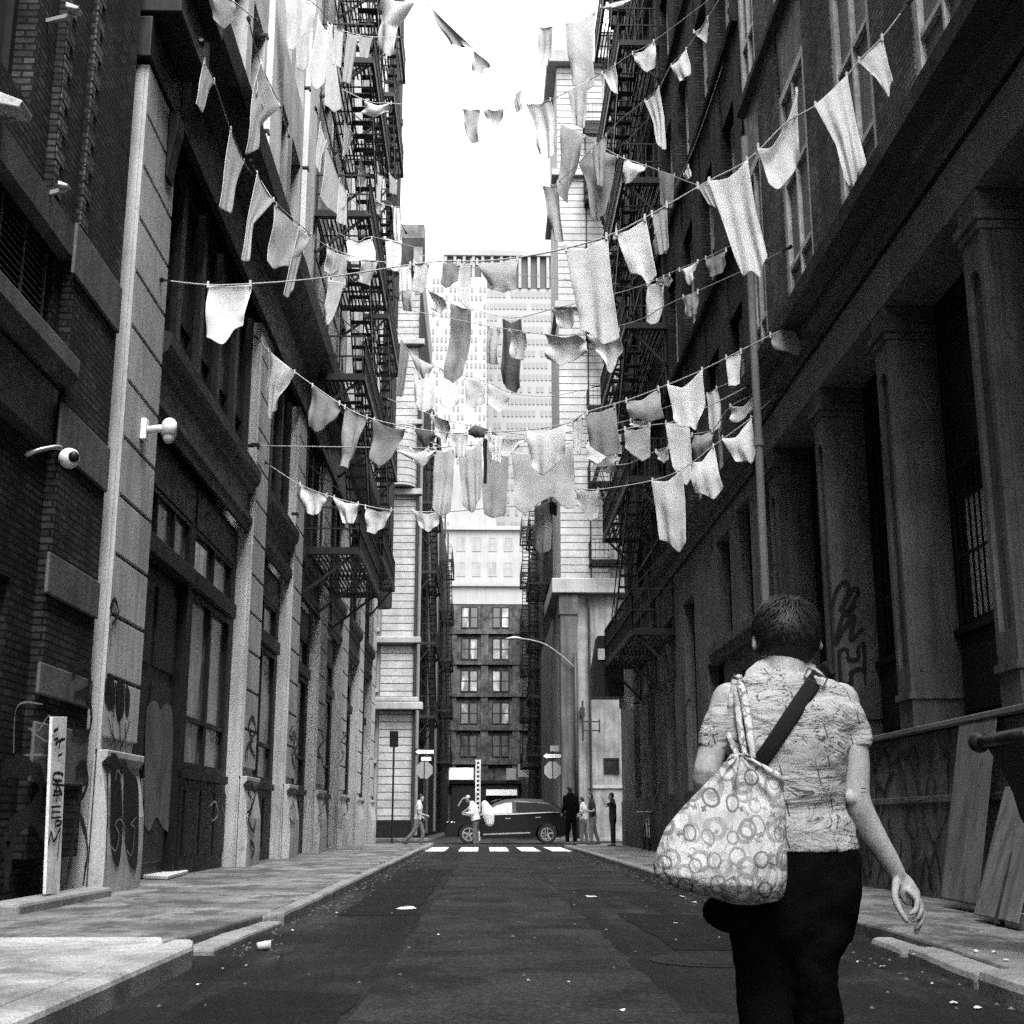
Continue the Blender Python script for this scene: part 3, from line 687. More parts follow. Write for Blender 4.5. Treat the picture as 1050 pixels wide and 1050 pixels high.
graffiti(R1, XR + .028, [[(905, 835), (912, 790), (920, 780), (928, 800), (930, 830)], [(914, 800), (922, 775), (932, 780), (940, 800), (946, 830), (952, 860)], [(885, 800), (893, 775), (898, 800), (898, 860), (880, 885)], [(955, 770), (953, 800), (949, 830)], [(968, 775), (972, 775), (972, 830), (966, 850), (958, 865), (952, 850)], [(960, 800), (958, 832)], [(930, 840), (936, 825), (942, 850), (938, 860), (930, 850), (930, 840)], [(940, 870), (935, 890), (925, 905), (918, 915)], [(958, 866), (962, 880), (966, 910)], [(880, 880), (890, 900), (896, 870)]], .035, M['spray'], .005)
graffiti(R1, XR + .028, [[(930, 820), (940, 820), (950, 818)], [(960, 756), (965, 770), (961, 780)], [(934, 806), (934, 820)]], .02, M['stoneRl'], .02)
# tag on the side of the second column (faces the camera): drawn on a plane y = const
def graffiti_y(root, y, lines, wd, m, name='graffiti'):
    mb = MB()
    for k, ln in enumerate(lines):
        pts = catmull([YP(a, b, y) for a, b in ln], 7)
        for i in range(len(pts) - 1):
            a, b = pts[i], pts[i + 1]; t = (b - a).normalized(); q = Vector((0, 1, 0)).cross(t) * wd / 2; e = t * wd * .3; o = Vector((0, -.001 * (i % 5) - .004 * (k % 3), 0))
            mb.poly([a - q - e + o, a + q - e + o, b + q + e + o, b - q + e + o])
    return mb.build(name, m, root, fix=False)
graffiti(R1, XR + .03, [[(900, 852), (904, 880), (900, 905)], [(925, 862), (922, 900)], [(945, 905), (950, 880), (956, 905)], [(893, 838), (889, 868), (895, 900)]], .05, M['spray'], .004)
graffiti(R1, XR + .03, [[(903, 838), (910, 800), (919, 789), (926, 806)], [(944, 842), (948, 872), (940, 884)], [(968, 800), (965, 835)], [(1012, 742), (1016, 735), (1018, 744), (1014, 750)], [(884, 862), (890, 850), (893, 866)]], .022, M['stoneRl'], .012)
graffiti(R1, XR + .03, [[(897, 790), (906, 770), (914, 790), (908, 812), (899, 800)], [(930, 775), (938, 768), (944, 790)], [(935, 850), (940, 905)], [(962, 870), (955, 900), (960, 915)], [(912, 842), (918, 880), (912, 910)], [(886, 845), (884, 880), (890, 905)]], .055, M['spray'], .016)
graffiti(R1, XR + .551, [[(995, 690), (1003, 680), (1010, 690), (1002, 702), (994, 696)], [(1015, 682), (1022, 672), (1026, 690), (1018, 700)]], .03, M['black'], .01)
graffiti_y(R1, 16.44, [[(853, 622), (858, 605), (866, 597), (870, 604), (862, 625), (874, 605), (880, 608), (868, 630), (878, 620)], [(866, 625), (856, 660), (868, 640), (876, 632), (872, 655), (884, 645)], [(860, 668), (862, 698), (872, 700), (872, 690)], [(860, 668), (868, 666), (870, 676), (880, 675), (880, 665), (886, 662), (886, 700)], [(872, 690), (880, 686), (887, 688)]], .05, M['spray'])
# ------------------------------------------------------------------ R2: grey stucco ground floor, dark brick above
R2 = thing('brick_building', 'dark brick building over grey stucco ground floor on right, with fire escape', 'building', (5, 31, 0))
holes = [(21.3, 22.5, 4.2, 6.25), (23.2, 24.5, 4.2, 6.1), (21.2, 22.6, 0.2, 3.4), (24.2, 26.0, .2, 3.9)]
for y in (27.4, 30.6, 34.2, 37.6): holes.append((y, y + 1.5, 1.5, 5.6))
mb = MB(); wall_with_holes(mb, XR, -1, 20.62, 42.75, 0, 6.5, holes, .4); mb.build('wall', M['stucco'], R2)
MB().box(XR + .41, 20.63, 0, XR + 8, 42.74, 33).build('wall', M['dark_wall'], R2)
for h in holes: window(R2, XR + .22, -1, h[0], h[1], h[2], h[3], M['iron'], M['glass_dark'], 2 if h[3] - h[2] < 3 else 1, (.5,), .1, M['stucco'] if h[2] > 1 else None)
MB().prof_y([(-.3, 6.5), (.05, 6.5), (.07, 6.75), (.22, 6.85), (.26, 7.0), (-.3, 7.1)], XR, -1, 20.63, 42.75).build('cornice', M['iron_band'], R2)
MB().prof_y([(0, 3.75), (.1, 3.75), (.16, 3.95), (.16, 4.1), (0, 4.14)], XR, -1, 20.9, 24.9).build('ledge', M['stoneR'], R2)
mb = MB(); mb.box(XR - .03, 25, 0, XR - .002, 42.76, 1.45); mb.build('base', M['baseR'], R2)
PR2 = [(20.64, 21.3)] + [(22.6 + 2.5 * k, 23.6 + 2.5 * k) for k in range(8)]
upper(R2, XR + .02, 20.63, 42.74, PR2, 7.12, 3.95, 2.75, 6, M['brickR'], M['brickR'], M['metal_pale'], M['glass_dark'], .2, .12, (.5,), 1)
fe = fire_escape(R2, XR, -1, 30.2, 37.2, [5.2, 8.9, 12.85, 16.8, 20.75, 24.7], 1.0, 1)
graffiti(R2, XR - .03, [[(700, 765), (704, 725), (710, 722), (712, 780)], [(655, 800), (660, 770), (664, 812), (668, 770)], [(690, 790), (696, 760), (700, 800)], [(672, 820), (680, 800), (684, 830)]], .08, M['spray'])
graffiti(R2, XR, [[(672, 790), (676, 762), (680, 800)], [(652, 812), (656, 790), (659, 815)], [(783, 655), (780, 700), (784, 720)]], .1, M['spray'])
# ------------------------------------------------------------------ R3: pale corner building across the cross street
R3 = thing('corner_building', 'pale grooved stone corner building across the cross street on right', 'building', (4.3, 60, 0))
yF = 60.0; xc = 4.45
MB().box(xc + 1.5, yF + .012, 0, 20, 82, 41).build('wall', M['grimy_white'], R3)
MB().box(3.63, yF, 0, xc + 1.499, 82, 11.2).build('ground_wall', M['grimy_white'], R3)
MB().box(3.62, yF - .002, 11.6, xc + 1.499, 67, 39.5).build('grooved_pier', M['rustic'], R3)
for z, d in ((11.2, .45), (25.5, .2), (32.6, .3), (38.9, .5)):
    MB().prism([(3.618 - d, yF - d, z), (20, yF - d, z), (20, yF + .3, z), (3.9, yF + .3, z), (3.9, 67.3, z), (3.618 - d, 67.3, z)], (0, 0, .35 if d < .4 else .7)).build('cornice', M['white_stone'], R3, bevel=.04)
mb = MB(); mb.box(xc + .5, yF - .9, 31.0, xc + 2.4, yF - .002, 32.2); mb.build('balcony', M['iron2'], R3)
for k in range(8):
    for j in range(2): window(R3, 0, 0, 0, 0, 0, 0, M['iron'], M['glass']) if False else None
def window_y(root, y, x0, x1, z0, z1, mf, mg, nx=2, zr=(.5,), fw=.08, sill=None):
    mb = MB(); f = y + .06; g = y - .05
    mb.box(x0, g, z0, x0 + fw, f, z1); mb.box(x1 - fw, g, z0, x1, f, z1); mb.box(x0 + fw, g, z0, x1 - fw, f, z0 + fw); mb.box(x0 + fw, g, z1 - fw, x1 - fw, f, z1)
    for i in range(1, nx): c = x0 + (x1 - x0) * i / nx; mb.box(c - fw / 2, g + .004, z0 + fw, c + fw / 2, f, z1 - fw)
    for t in zr: c = z0 + (z1 - z0) * t; mb.box(x0 + fw, g + .008, c - .04, x1 - fw, f, c + .04)
    o = mb.build('window', mf, root)
    MB().box(x0 + .03, y - .02, z0 + .03, x1 - .03, y - .004, z1 - .03).build('pane', mg, o)
    if sill: MB().box(x0 - .12, y - .16, z0 - .2, x1 + .12, y - .002, z0 - .01).build('sill', sill, o)
    return o
for k in range(7):
    window_y(R3, yF, xc + 2.3, xc + 3.5, 13.2 + 3.7 * k, 15.6 + 3.7 * k, M['iron'], M['glass'], 1, (.5,), .08, M['white_stone'])
window_y(R3, yF, xc + 1.05, xc + 1.75, 2.95, 3.65, M['iron'], M['glass_dark'], 1, ())
mb = MB(); mb.box(3.56, yF - .25, 0, 4.35, yF + 1, 11.1); mb.box(3.5, yF - .3, 0, 4.4, yF + 1.1, .9); mb.box(3.5, yF - .3, 10.2, 4.4, yF + 1.1, 11.15); mb.build('pilaster', M['grimy_pilaster'], R3, bevel=.02)
mb = MB(); mb.box(xc + .32, yF - .06, 2.3, xc + 3.2, yF - .003, 2.45); mb.build('string_course', M['white_stone'], R3)
for xx in (xc + .45, xc + 2.8): MB().tube([(xx, yF - .12, .1), (xx, yF - .12, 11)], .06, 8).build('drainpipe', M['iron2'], R3)
def front_escape(root, y, x0, x1, levels, dep, m):
    base = MB()
    for x in (x0 + .1, x1 - .1): base.box(x - .03, y - .06, levels[0] - .9, x + .03, y - .003, levels[-1] + 1.5)
    for z in levels: base.box(x0, y - .05, z - .1, x1, y - .002, z - .03)
    fe = base.build('fire_escape', m, root)
    for i, z in enumerate(levels):
        pl = MB(); n = int(dep / .12)
        for k in range(n): pl.box(x0, y - (k + .8) * dep / n, z - .02, x1, y - (k + .3) * dep / n, z + .01)
        for x in (x0, (x0 + x1) / 2, x1): pl.box(x - .03, y - dep, z - .07, x + .03, y - .002, z - .022)
        pl.build('platform', m, fe)
        ra = MB(); railing_bars(ra, (x0, y - dep, z), (x1, y - dep, z), 1.0); railing_bars(ra, (x0, y, z), (x0, y - dep, z), 1.0); ra.build('railing', m, fe)
        if i < len(levels) - 1:
            st = MB(); z2 = levels[i + 1]; xa, xb = (x0 + .2, x1 - .5) if i % 2 else (x1 - .3, x0 + .5)
            for yy in (y - dep * .35, y - dep * .85): st.bar((xa, yy, z), (xb, yy, z2), .16, .04); st.bar((xa, yy, z + .85), (xb, yy, z2 + .85), .03)
            for q in range(1, 15): t = q / 15; st.box(xa + (xb - xa) * t - .1, y - dep * .85, z + (z2 - z) * t - .02, xa + (xb - xa) * t + .1, y - dep * .35, z + (z2 - z) * t + .02)
            st.build('stair', m, fe)
front_escape(R3, yF, 4.95, 6.8, [12.6 + 3.75 * k for k in range(7)], 1.2, M['iron'])
# ------------------------------------------------------------------ R4 / L4: dark rear alley beyond
R4 = thing('tenement_building', 'sooty dark tenement with fire escapes in the far alley on right', 'building', (5, 100, 0))
MB().box(4.3, 82.02, 0, 14, 126, 24.5).build('wall', M['dark_wall'], R4)
for k in range(6):
    for j in range(5): window(R4, 4.28, -1, 84 + 8 * j, 85.6 + 8 * j, 2.2 + 3.7 * k, 4.5 + 3.7 * k, M['iron2'], M['glass'], 1, (.5,), .1)
fire_escape(R4, 4.3, -1, 84, 91, [5 + 3.7 * k for k in range(6)], 1.3, m=M['iron2']); fire_escape(R4, 4.3, -1, 100, 107, [5 + 3.7 * k for k in range(6)], 1.3, m=M['iron2'])
L2 = thing('corner_building', 'white painted corner building across the cross street on left', 'building', (-4, 62, 0))
yL, xl = 62.0, -3.35
MB().box(-16, yL + .01, 0, xl - .001, 78, 30).build('wall', M['white_stone'], L2)
mb = MB(); mb.box(xl - 1.55, yL - .12, 6.6, xl, yL + .009, 27.9); mb.box(xl - 1.55, yL - .12, .9, xl, yL + .009, 5.9); mb.build('grooved_pier', M['rustic'], L2)
mb = MB(); mb.box(-16, yL - .14, 0, xl - 1.56, yL + .009, .85); mb.box(xl - 1.55, yL - .16, 0, xl + .03, yL + .009, .85); mb.build('plinth', M['iron'], L2)
for z, d, h in ((5.95, .5, .35), (6.33, .3, .22), (9.1, .35, .3), (16.4, .3, .3), (20.0, .25, .25), (24.2, .3, .3)):
    MB().box(-16, yL - .12 - d, z, xl + d, yL + .008, z + h).build('string_course', M['white_stone'], L2, bevel=.04)
mb = MB()
mb.prism([(-16, yL - .1, 27.9), (-16, yL - .5, 28.5), (-16, yL - 1.2, 29.6), (-16, yL - 1.3, 30.3), (-16, yL + .0, 30.3)], (16 + xl + .25, 0, 0))
for k in range(8): mb.box(xl - .3 - k * 1.2, yL - 1.0, 27.9, xl + .15 - k * 1.2, yL - .05, 29.2)
mb.build('cornice', M['grimy_white'], L2)
mb = MB(); mb.tube([(xl - .8, yL - .1, 16.8), (xl - .8, yL - .1, 19.9)], .78, 16); mb.build('bay', M['rustic'], L2)
for k, (z0, z1) in enumerate(((1.0, 3.5), (3.7, 5.5), (7, 8.8), (9.9, 12.2), (13.2, 15.6), (17.2, 19.4), (21, 23.6))):
    for j in range(3): window_y(L2, yL, xl - 3.0 - 2.6 * j, xl - 1.75 - 2.6 * j, z0, z1, M['iron'], M['glass_dark'], 1, (.5,), .1, M['white_stone'])
mb = MB(); mb.tube([(xl + .08, yL - .2, .1), (xl + .08, yL - .2, 26)], .07, 8); mb.build('drainpipe', M['iron2'], L2)
L4 = thing('tenement_building', 'sooty dark tenement with fire escapes in the far alley on left', 'building', (-5, 100, 0))
MB().box(-14, 78.02, 0, -3.3, 126, 24).build('wall', M['dark_wall'], L4)
MB().box(-10, 62.5, 0, xl - .0005, 78.01, 28.2).build('wall', M['dark_wall'], L4)
for k in range(7):
    for j in range(5): window(L4, -3.28, 1, 80 + 9 * j, 81.6 + 9 * j, 2.2 + 3.7 * k, 4.5 + 3.7 * k, M['iron2'], M['glass'], 1, (.5,), .1)
fire_escape(L4, xl, 1, 66, 73, [6 + 3.7 * k for k in range(5)], .85, m=M['iron2']); fire_escape(L4, -3.3, 1, 95, 103, [5 + 3.7 * k for k in range(5)], .9, m=M['iron2'])
for y, xo, z1 in ((64, .12, 22), (75.5, .15, 19), (88, .15, 24)): MB().tube([(xl + xo, y, .2), (xl + xo, y, z1)], .09, 8).build('drainpipe', M['stoneRl'], L4)
# ------------------------------------------------------------------ END: brown building closing the alley, towers beyond
EN = thing('brick_building', 'brown brick building with paired bright windows closing the alley end', 'building', (0, 126, 0))
yE = 126.0
MB().box(-8, yE, 0, 9, 140, 21.4).build('wall', M['end_brick'], EN)
mb = MB()
for z in (6.1, 9.3, 12.5, 15.6, 18.6): mb.box(-8, yE - .3, z, 9, yE - .002, z + .35)
for x in (-2.95, .1, 3.15): mb.box(x - .35, yE - .22, 0, x + .35, yE - .001, 21.4)
mb.build('brick_band', M['end_brick'], EN)
for k in range(5):
    for x in (-2.2, .85):
        for q in (0, 1):
            g = 'paint_lit_glass' if (k * 2 + q + (x > 0)) % 3 else 'glass'  # most panes get the pale glass with painted-in brightness
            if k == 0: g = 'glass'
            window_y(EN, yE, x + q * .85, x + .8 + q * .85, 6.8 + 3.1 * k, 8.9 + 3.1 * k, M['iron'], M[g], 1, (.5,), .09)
mb = MB(); mb.box(-3.2, yE - 1.2, 4.3, 3.6, yE - .01, 4.6); mb.build('awning', M['iron'], EN)
mb = MB(); mb.box(-2.9, yE - 1.0, .1, 3.4, yE - .02, 4.2); mb.build('shopfront', M['black'], EN)
mb = MB(); mb.box(-3.2, yE - 1.35, 4.65, -.9, yE - 1.22, 5.75); mb.build('shop_sign', M['white'], EN)
MB().box(2.2, yE - 1.35, 4.65, 3.1, yE - 1.22, 5.7).build('shop_sign', M['grey'], EN); MB().box(3.3, yE - 1.35, 4.9, 4.6, yE - 1.22, 6.1).build('shop_sign', M['grey'], EN)
mb = MB(); mb.box(.3, yE - 1.4, 3.2, 3.2, yE - 1.21, 3.75); mb.build('shop_sign', M['white'], EN)
graffiti_y(EN, yE - 1.01, [[(470, 826), (476, 818), (482, 826), (474, 834), (484, 836)], [(504, 822), (514, 820), (506, 832), (518, 834)]], .12, M['spray_w'])
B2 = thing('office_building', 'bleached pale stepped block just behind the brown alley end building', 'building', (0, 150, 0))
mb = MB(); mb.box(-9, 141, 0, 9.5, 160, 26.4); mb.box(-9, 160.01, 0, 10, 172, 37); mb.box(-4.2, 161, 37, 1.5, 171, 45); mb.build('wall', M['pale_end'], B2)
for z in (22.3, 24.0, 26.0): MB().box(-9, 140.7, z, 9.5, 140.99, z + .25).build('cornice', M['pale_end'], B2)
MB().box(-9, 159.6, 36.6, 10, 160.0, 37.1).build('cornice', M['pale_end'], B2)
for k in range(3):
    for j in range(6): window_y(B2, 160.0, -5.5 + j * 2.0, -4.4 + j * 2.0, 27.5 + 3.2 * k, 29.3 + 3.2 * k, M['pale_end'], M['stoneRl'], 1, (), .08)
def tower(root, x0, x1, y, z0, z1, nx, nz, ww, wh, mw, mg, skip=0.0):
    rt = random.Random(nx)
    mb = MB(); mb.box(x0, y, z0, x1, y + 25, z1); mb.build('wall', mw, root)
    mb = MB(); dx, dz = (x1 - x0) / nx, (z1 - z0) / nz
    for i in range(nx):
        for k in range(nz):
            if rt.random() < skip: continue
            a, b = x0 + (i + .5) * dx, z0 + (k + .5) * dz
            mb.box(a - dx * ww / 2, y - .12, b - dz * wh / 2, a + dx * ww / 2, y - .02, b + dz * wh / 2)
    tag(mb.build('window', mg, root), kind='stuff')
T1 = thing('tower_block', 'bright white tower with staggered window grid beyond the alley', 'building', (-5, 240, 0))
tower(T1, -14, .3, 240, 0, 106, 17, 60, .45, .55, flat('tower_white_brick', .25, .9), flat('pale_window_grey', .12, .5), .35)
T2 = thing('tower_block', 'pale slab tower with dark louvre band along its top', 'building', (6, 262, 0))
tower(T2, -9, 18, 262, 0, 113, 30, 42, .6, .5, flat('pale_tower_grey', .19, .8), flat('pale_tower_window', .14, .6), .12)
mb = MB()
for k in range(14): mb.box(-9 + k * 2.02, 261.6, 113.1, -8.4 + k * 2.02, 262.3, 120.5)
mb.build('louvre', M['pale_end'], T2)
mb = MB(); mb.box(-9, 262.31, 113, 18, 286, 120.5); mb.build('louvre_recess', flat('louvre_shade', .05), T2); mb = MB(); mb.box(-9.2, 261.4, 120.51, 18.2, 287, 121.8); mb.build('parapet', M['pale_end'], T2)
# ------------------------------------------------------------------ clotheslines and laundry
# a line: two fixed ends, and the course of the sagging rope between them
LINES = {}
LAB = {'A': 'longest line across the alley', 'B': 'sagging line under the longest line', 'C': 'level line from the left hook', 'C2': 'short line before right windows',
 'B2': 'thin line over right ledge', 'D': 'lowest line of all', 'U1': 'line descending rightwards from the sky', 'U2': 'middle sky line', 'U3': 'line rising steeply to upper right',
 'U4': 'straight rope along right wall', 'U6': 'topmost sky line', 'V': 'line rising past right drainpipe', 'W': 'line before the pale tower', 'Y1': 'short rope before left white corner',
 'P1': 'rope along left cornice', 'P2': 'upper rope along left pilasters', 'P3': 'rope crossing left pale pilasters', 'P4': 'rope beside upper left fire escape', 'P5': 'high rope by left fire escape', 'P6': 'far rope on left fire escape', 'P7': 'short rope before left fire escape', 'P0': 'topmost left rope'}
def line(key, a, b, pts):
    a, b = Vector(a), Vector(b); h = (b - a); h.z = 0; nrm = Vector((h.y, -h.x, 0)).normalized()
    LINES[key] = (a, nrm)
    P = [a] + [on(key, *q) for q in pts] + [b]
    C = catmull(P, 5); mb = MB(); mb.tube(C, .0095, 5)
    o = mb.build('clothesline', M['rope'], None, smooth=True)
    tag(o, 'thin rope, the ' + LAB[key], 'clothesline', 'clotheslines strung across the alley')
    for e, f in ((a, P[1]), (b, P[-2])):
        d = (f - e).normalized(); MB().tube([e - d * .06, e + d * .03], .03, 6).bar(e - d * .05, e + d * .16, .022).build('pulley', M['black'], o)
    return o
def on(key, px, py):
    a, n = LINES[key]; d = ray(px, py); return EYE + d * ((a - EYE).dot(n) / d.dot(n))
xl_, xr_ = XL + .04, XR - .03
line('A', XP(165, 287, xl_), XP(933, 1, xr_), [(212, 292), (258, 291), (330, 285), (440, 269), (488, 268), (532, 264), (579, 255), (623, 242), (662, 223), (726, 186), (767, 164), (806, 126), (835, 109), (869, 77), (880, 63), (905, 38)])
line('B', XP(263, 346, xl_), XP(832, 322, xr_), [(275, 359), (303, 382), (352, 416), (377, 428), (418, 438), (462, 444), (500, 443), (540, 441), (582, 434), (601, 423), (641, 411), (676, 398), (721, 379), (790, 344), (816, 332)])
line('C', XP(258, 457, xl_ + .15), XP(790, 384, xr_), [(330, 458), (404, 459), (446, 459), (494, 456), (525, 458), (588, 454), (640, 440), (667, 436), (695, 431), (740, 410)])
line('C2', YP(402, 436, 33), XP(801, 394, xr_), [(480, 468), (560, 479), (633, 477), (655, 471), (672, 463), (688, 457), (709, 446), (731, 440), (748, 418), (776, 403)])
line('B2', YP(395, 408, 34), XP(763, 387, xr_), [(442, 425), (462, 432), (540, 446), (600, 440), (645, 431), (685, 417), (725, 405), (735, 398)])
line('D', XP(272, 474, xl_), XP(806, 395, xr_), [(306, 496), (336, 508), (368, 517), (402, 523), (451, 525), (500, 521), (547, 516), (591, 502), (614, 502), (668, 493), (700, 481), (732, 457), (771, 428)])
line('U1', YP(425, -22, 29), XP(735, 197, xr_), [(438, 3), (485, 49), (503, 66), (531, 92), (576, 127), (600, 139), (634, 160), (663, 170), (715, 190)])
line('U2', YP(330, 80, 30), XP(745, -14, xr_), [(375, 103), (402, 106), (474, 112), (519, 111), (540, 106), (565, 102), (617, 75), (648, 55), (671, 42)])
line('U3', YP(368, 196, 33), XP(742, -8, xr_), [(403, 212), (480, 208), (555, 190), (572, 187), (610, 150), (634, 125), (661, 103), (676, 90), (688, 67), (704, 50), (726, 18)])
line('U4', YP(652, 256, 29), XP(742, 65, xr_), [(663, 239), (704, 169)])
line('U6', YP(370, -14, 32), YP(690, -20, 24), [(427, 3), (500, 20), (552, 28), (569, 26), (590, 18), (610, 10), (648, -3)])
line('V', YP(420, 318, 33), XP(809, 254, xr_), [(500, 334), (545, 341), (578, 344), (635, 334), (663, 325), (681, 314), (759, 279), (786, 266)])
line('W', YP(392, 268, 34), XP(762, 244, xr_), [(464, 311), (485, 317), (515, 325), (535, 325), (566, 317), (586, 312), (635, 300), (663, 291), (696, 276), (716, 268), (745, 254)])
line('Y1', YP(404, 332, 34), YP(613, 396, 33), [(411, 346), (421, 361), (444, 375), (500, 392), (524, 403), (565, 406)])
line('P0', XP(200, -20, -3.3), XP(262, 20, -3.4), [(219, -8), (240, 2)])
line('P1', XP(207, 45, -3.3), XP(256, 176, -3.45), [(210, 62), (220, 84), (236, 132), (250, 165)])
line('P2', XP(255, 20, -3.35), YP(296, 140, 24), [(266, 62), (287, 109)])
line('P3', XP(258, 166, -3.45), YP(400, 268, 33), [(263, 177), (281, 206), (320, 241), (335, 252), (359, 262), (385, 268)])
line('P4', YP(324, 112, 24), YP(380, 222, 29), [(328, 125), (335, 147), (347, 182), (358, 201)])
line('P5', YP(288, -16, 22.5), YP(412, 38, 30), [(323, 4), (341, 26), (356, 33), (382, 38)])
line('P6', YP(346, 112, 30), YP(416, 238, 35), [(353, 124), (362, 136), (371, 159), (378, 172), (399, 186), (402, 200), (410, 226)])
line('P7', YP(338, 234, 29), YP(640, 292, 33), [(355, 243), (369, 247), (382, 243), (426, 254), (440, 264), (520, 280)])
SHADE = {9: ('white', .86), 8: ('white', .80), 7: ('pale', .70), 6: ('light grey', .56), 5: ('mid grey', .42), 4: ('dusky grey', .30), 3: ('dark grey', .2), 2: ('charcoal', .1), 1: ('black', .03)}
CM = {k: cloth('laundry_cotton_' + v[0].replace(' ', '_'), v[1], .18) for k, v in SHADE.items()}
KIND = {'t': ('tee_shirt', 'tee shirt', 'shirt'), 'u': ('underpants', 'underpants', 'underwear'), 'l': ('towel', 'long cloth', 'towel'), 'v': ('vest_top', 'vest', 'vest'), 'c': ('washcloth', 'small cloth', 'cloth'), 's': ('shorts', 'shorts', 'shorts')}
CLOTHES = []
def resample(P, n):
    L = [0]
    for a, b in zip(P, P[1:]): L.append(L[-1] + (b - a).length)
    res = []
    for i in range(n + 1):
        t = L[-1] * i / n; k = 0
        while k < len(P) - 2 and L[k + 1] < t: k += 1
        s = (t - L[k]) / max(1e-6, L[k + 1] - L[k]); res.append(P[k].lerp(P[k + 1], s))
    for _ in range(1):
        res = [res[0]] + [(res[i - 1] + res[i] * 2 + res[i + 1]) / 4 for i in range(1, n)] + [res[-1]]
    return res
def hang(key, kind, shade, *rows):
    N = 20; RW = [resample([on(key, *q) for q in r], N) for r in rows]
    nrm = LINES[key][1]; G = []
    steps = 22 // (len(RW) - 1)
    for j in range(len(RW) - 1):
        for s in range(steps + (1 if j == len(RW) - 2 else 0)):
            t = s / steps; G.append([RW[j][i].lerp(RW[j + 1][i], t) for i in range(N + 1)])
    H = len(G) - 1; size = (G[0][0] - G[H][0]).length; wid = (G[0][0] - G[0][N]).length
    sd = random.uniform(0, 50); k1 = random.uniform(1.2, 2.6); bil = random.uniform(-.08, .08) * min(1, wid + .2)
    mb = MB()
    for j in range(H + 1):
        v = j / H
        for i in range(N + 1):
            u = i / N; p = G[j][i]
            d = .035 * min(1.2, size) * math.sin(u * math.pi * 2 * k1 + sd + v * 1.2) * (.15 + .85 * v) + bil * math.sin(math.pi * min(1, v * .8 + .1)) * math.sin(math.pi * u)
            d += .03 * noise.noise(p * 2.5 + Vector((sd, 0, 0))) * (.3 + .7 * v) + .004 * noise.noise(p * 11)
            if key in ('P0', 'P1', 'P2', 'P3', 'P4', 'P5', 'P6'): d *= .12
            fold = .035 * wid * math.exp(-((u - .0) / .18) ** 2) * math.sin(v * 7 + sd) + .035 * wid * math.exp(-((1 - u) / .18) ** 2) * math.sin(v * 6 + sd)
            if key in ('P0', 'P1', 'P2', 'P3', 'P4', 'P5', 'P6'): fold *= .15
            mb.v.append(tuple(p + nrm * (d + fold) + Vector((0, 0, .015 * noise.noise(Vector((u * 4, v * 2, sd))) * v))))
    W = N + 1
    for j in range(H):
        for i in range(N): mb.f.append((j * W + i, j * W + i + 1, (j + 1) * W + i + 1, (j + 1) * W + i))
    nm, txt, cat = KIND[kind]
    o = mb.build(nm, CM[shade], None, smooth=True)
    so_ = o.modifiers.new('thickness', 'SOLIDIFY'); so_.thickness = .007; so_.offset = 0
    su = o.modifiers.new('soft', 'SUBSURF'); su.levels = 1; su.render_levels = 1
    CLOTHES.append((o, key, kind, shade, (rows[0][0][0] + rows[0][-1][0]) / 2, txt, cat))
    # two clothes pegs and, for garments, a hem
    a, b = G[0][0], G[0][N]; pg = MB()
    for e in (a.lerp(b, .03), a.lerp(b, .97)): pg.box(e.x - .012, e.y - .012, e.z - .04, e.x + .012, e.y + .012, e.z + .045)
    pg.build('peg', M['offwhite'], o)
h = hang
# longest line
h('A', 'u', 9, [(212, 292), (235, 293), (258, 291)], [(211, 320), (232, 322), (254, 316)], [(209.6, 345), (222, 351), (228, 354), (238, 338), (250, 335)])
h('A', 'v', 7, [(424, 270), (440, 269)], [(426, 268), (440, 274)], [(423, 298), (433, 301)])
h('A', 'c', 4, [(454, 270), (470, 270)], [(452, 291), (457, 296), (470, 288)])
h('A', 'c', 7, [(471, 270), (484, 269)], [(470, 307), (474, 312), (479, 316)])
h('A', 'u', 6, [(488, 269), (510, 270), (532, 264)], [(496, 283), (530, 283)], [(506, 298), (516, 300), (529, 297)])
h('A', 'l', 7, [(579, 255), (601, 255), (623, 242)], [(591, 314), (628, 295)], [(596, 340), (603, 341), (611, 348), (619, 356), (627, 350), (634.6, 346)])
h('A', 'l', 8, [(631, 239), (645, 236), (662, 223)], [(645, 279), (659, 284), (664, 292), (674, 282)])
h('A', 'l', 8, [(726, 186), (747, 182), (767, 164)], [(741, 228), (775, 215)], [(756, 270), (762, 284), (771, 277), (781, 285), (783, 273), (787, 263)])
h('A', 'v', 5, [(715, 191), (727, 187)], [(727, 210), (740, 216)])
h('A', 'u', 8, [(776, 153), (790, 153), (806, 126), (818, 92)], [(783, 172), (818, 128)], [(789, 190), (797, 194), (808, 184), (815, 174), (819, 154)])
h('A', 'l', 8, [(835, 109), (850, 96), (869, 77)], [(857, 149), (879, 131)], [(867, 187), (876, 194), (879, 181), (889, 168)])
h('A', 'u', 8, [(880, 63), (892, 52), (905, 38)], [(898, 80), (912, 70)], [(907, 93), (912, 101), (912, 89), (916, 82)])
h('A', 'v', 8, [(409, 274), (421, 272)], [(410, 300), (422, 297)])
h('A', 'u', 6, [(337, 287), (354, 290)], [(333, 316), (335, 334), (341, 329)])
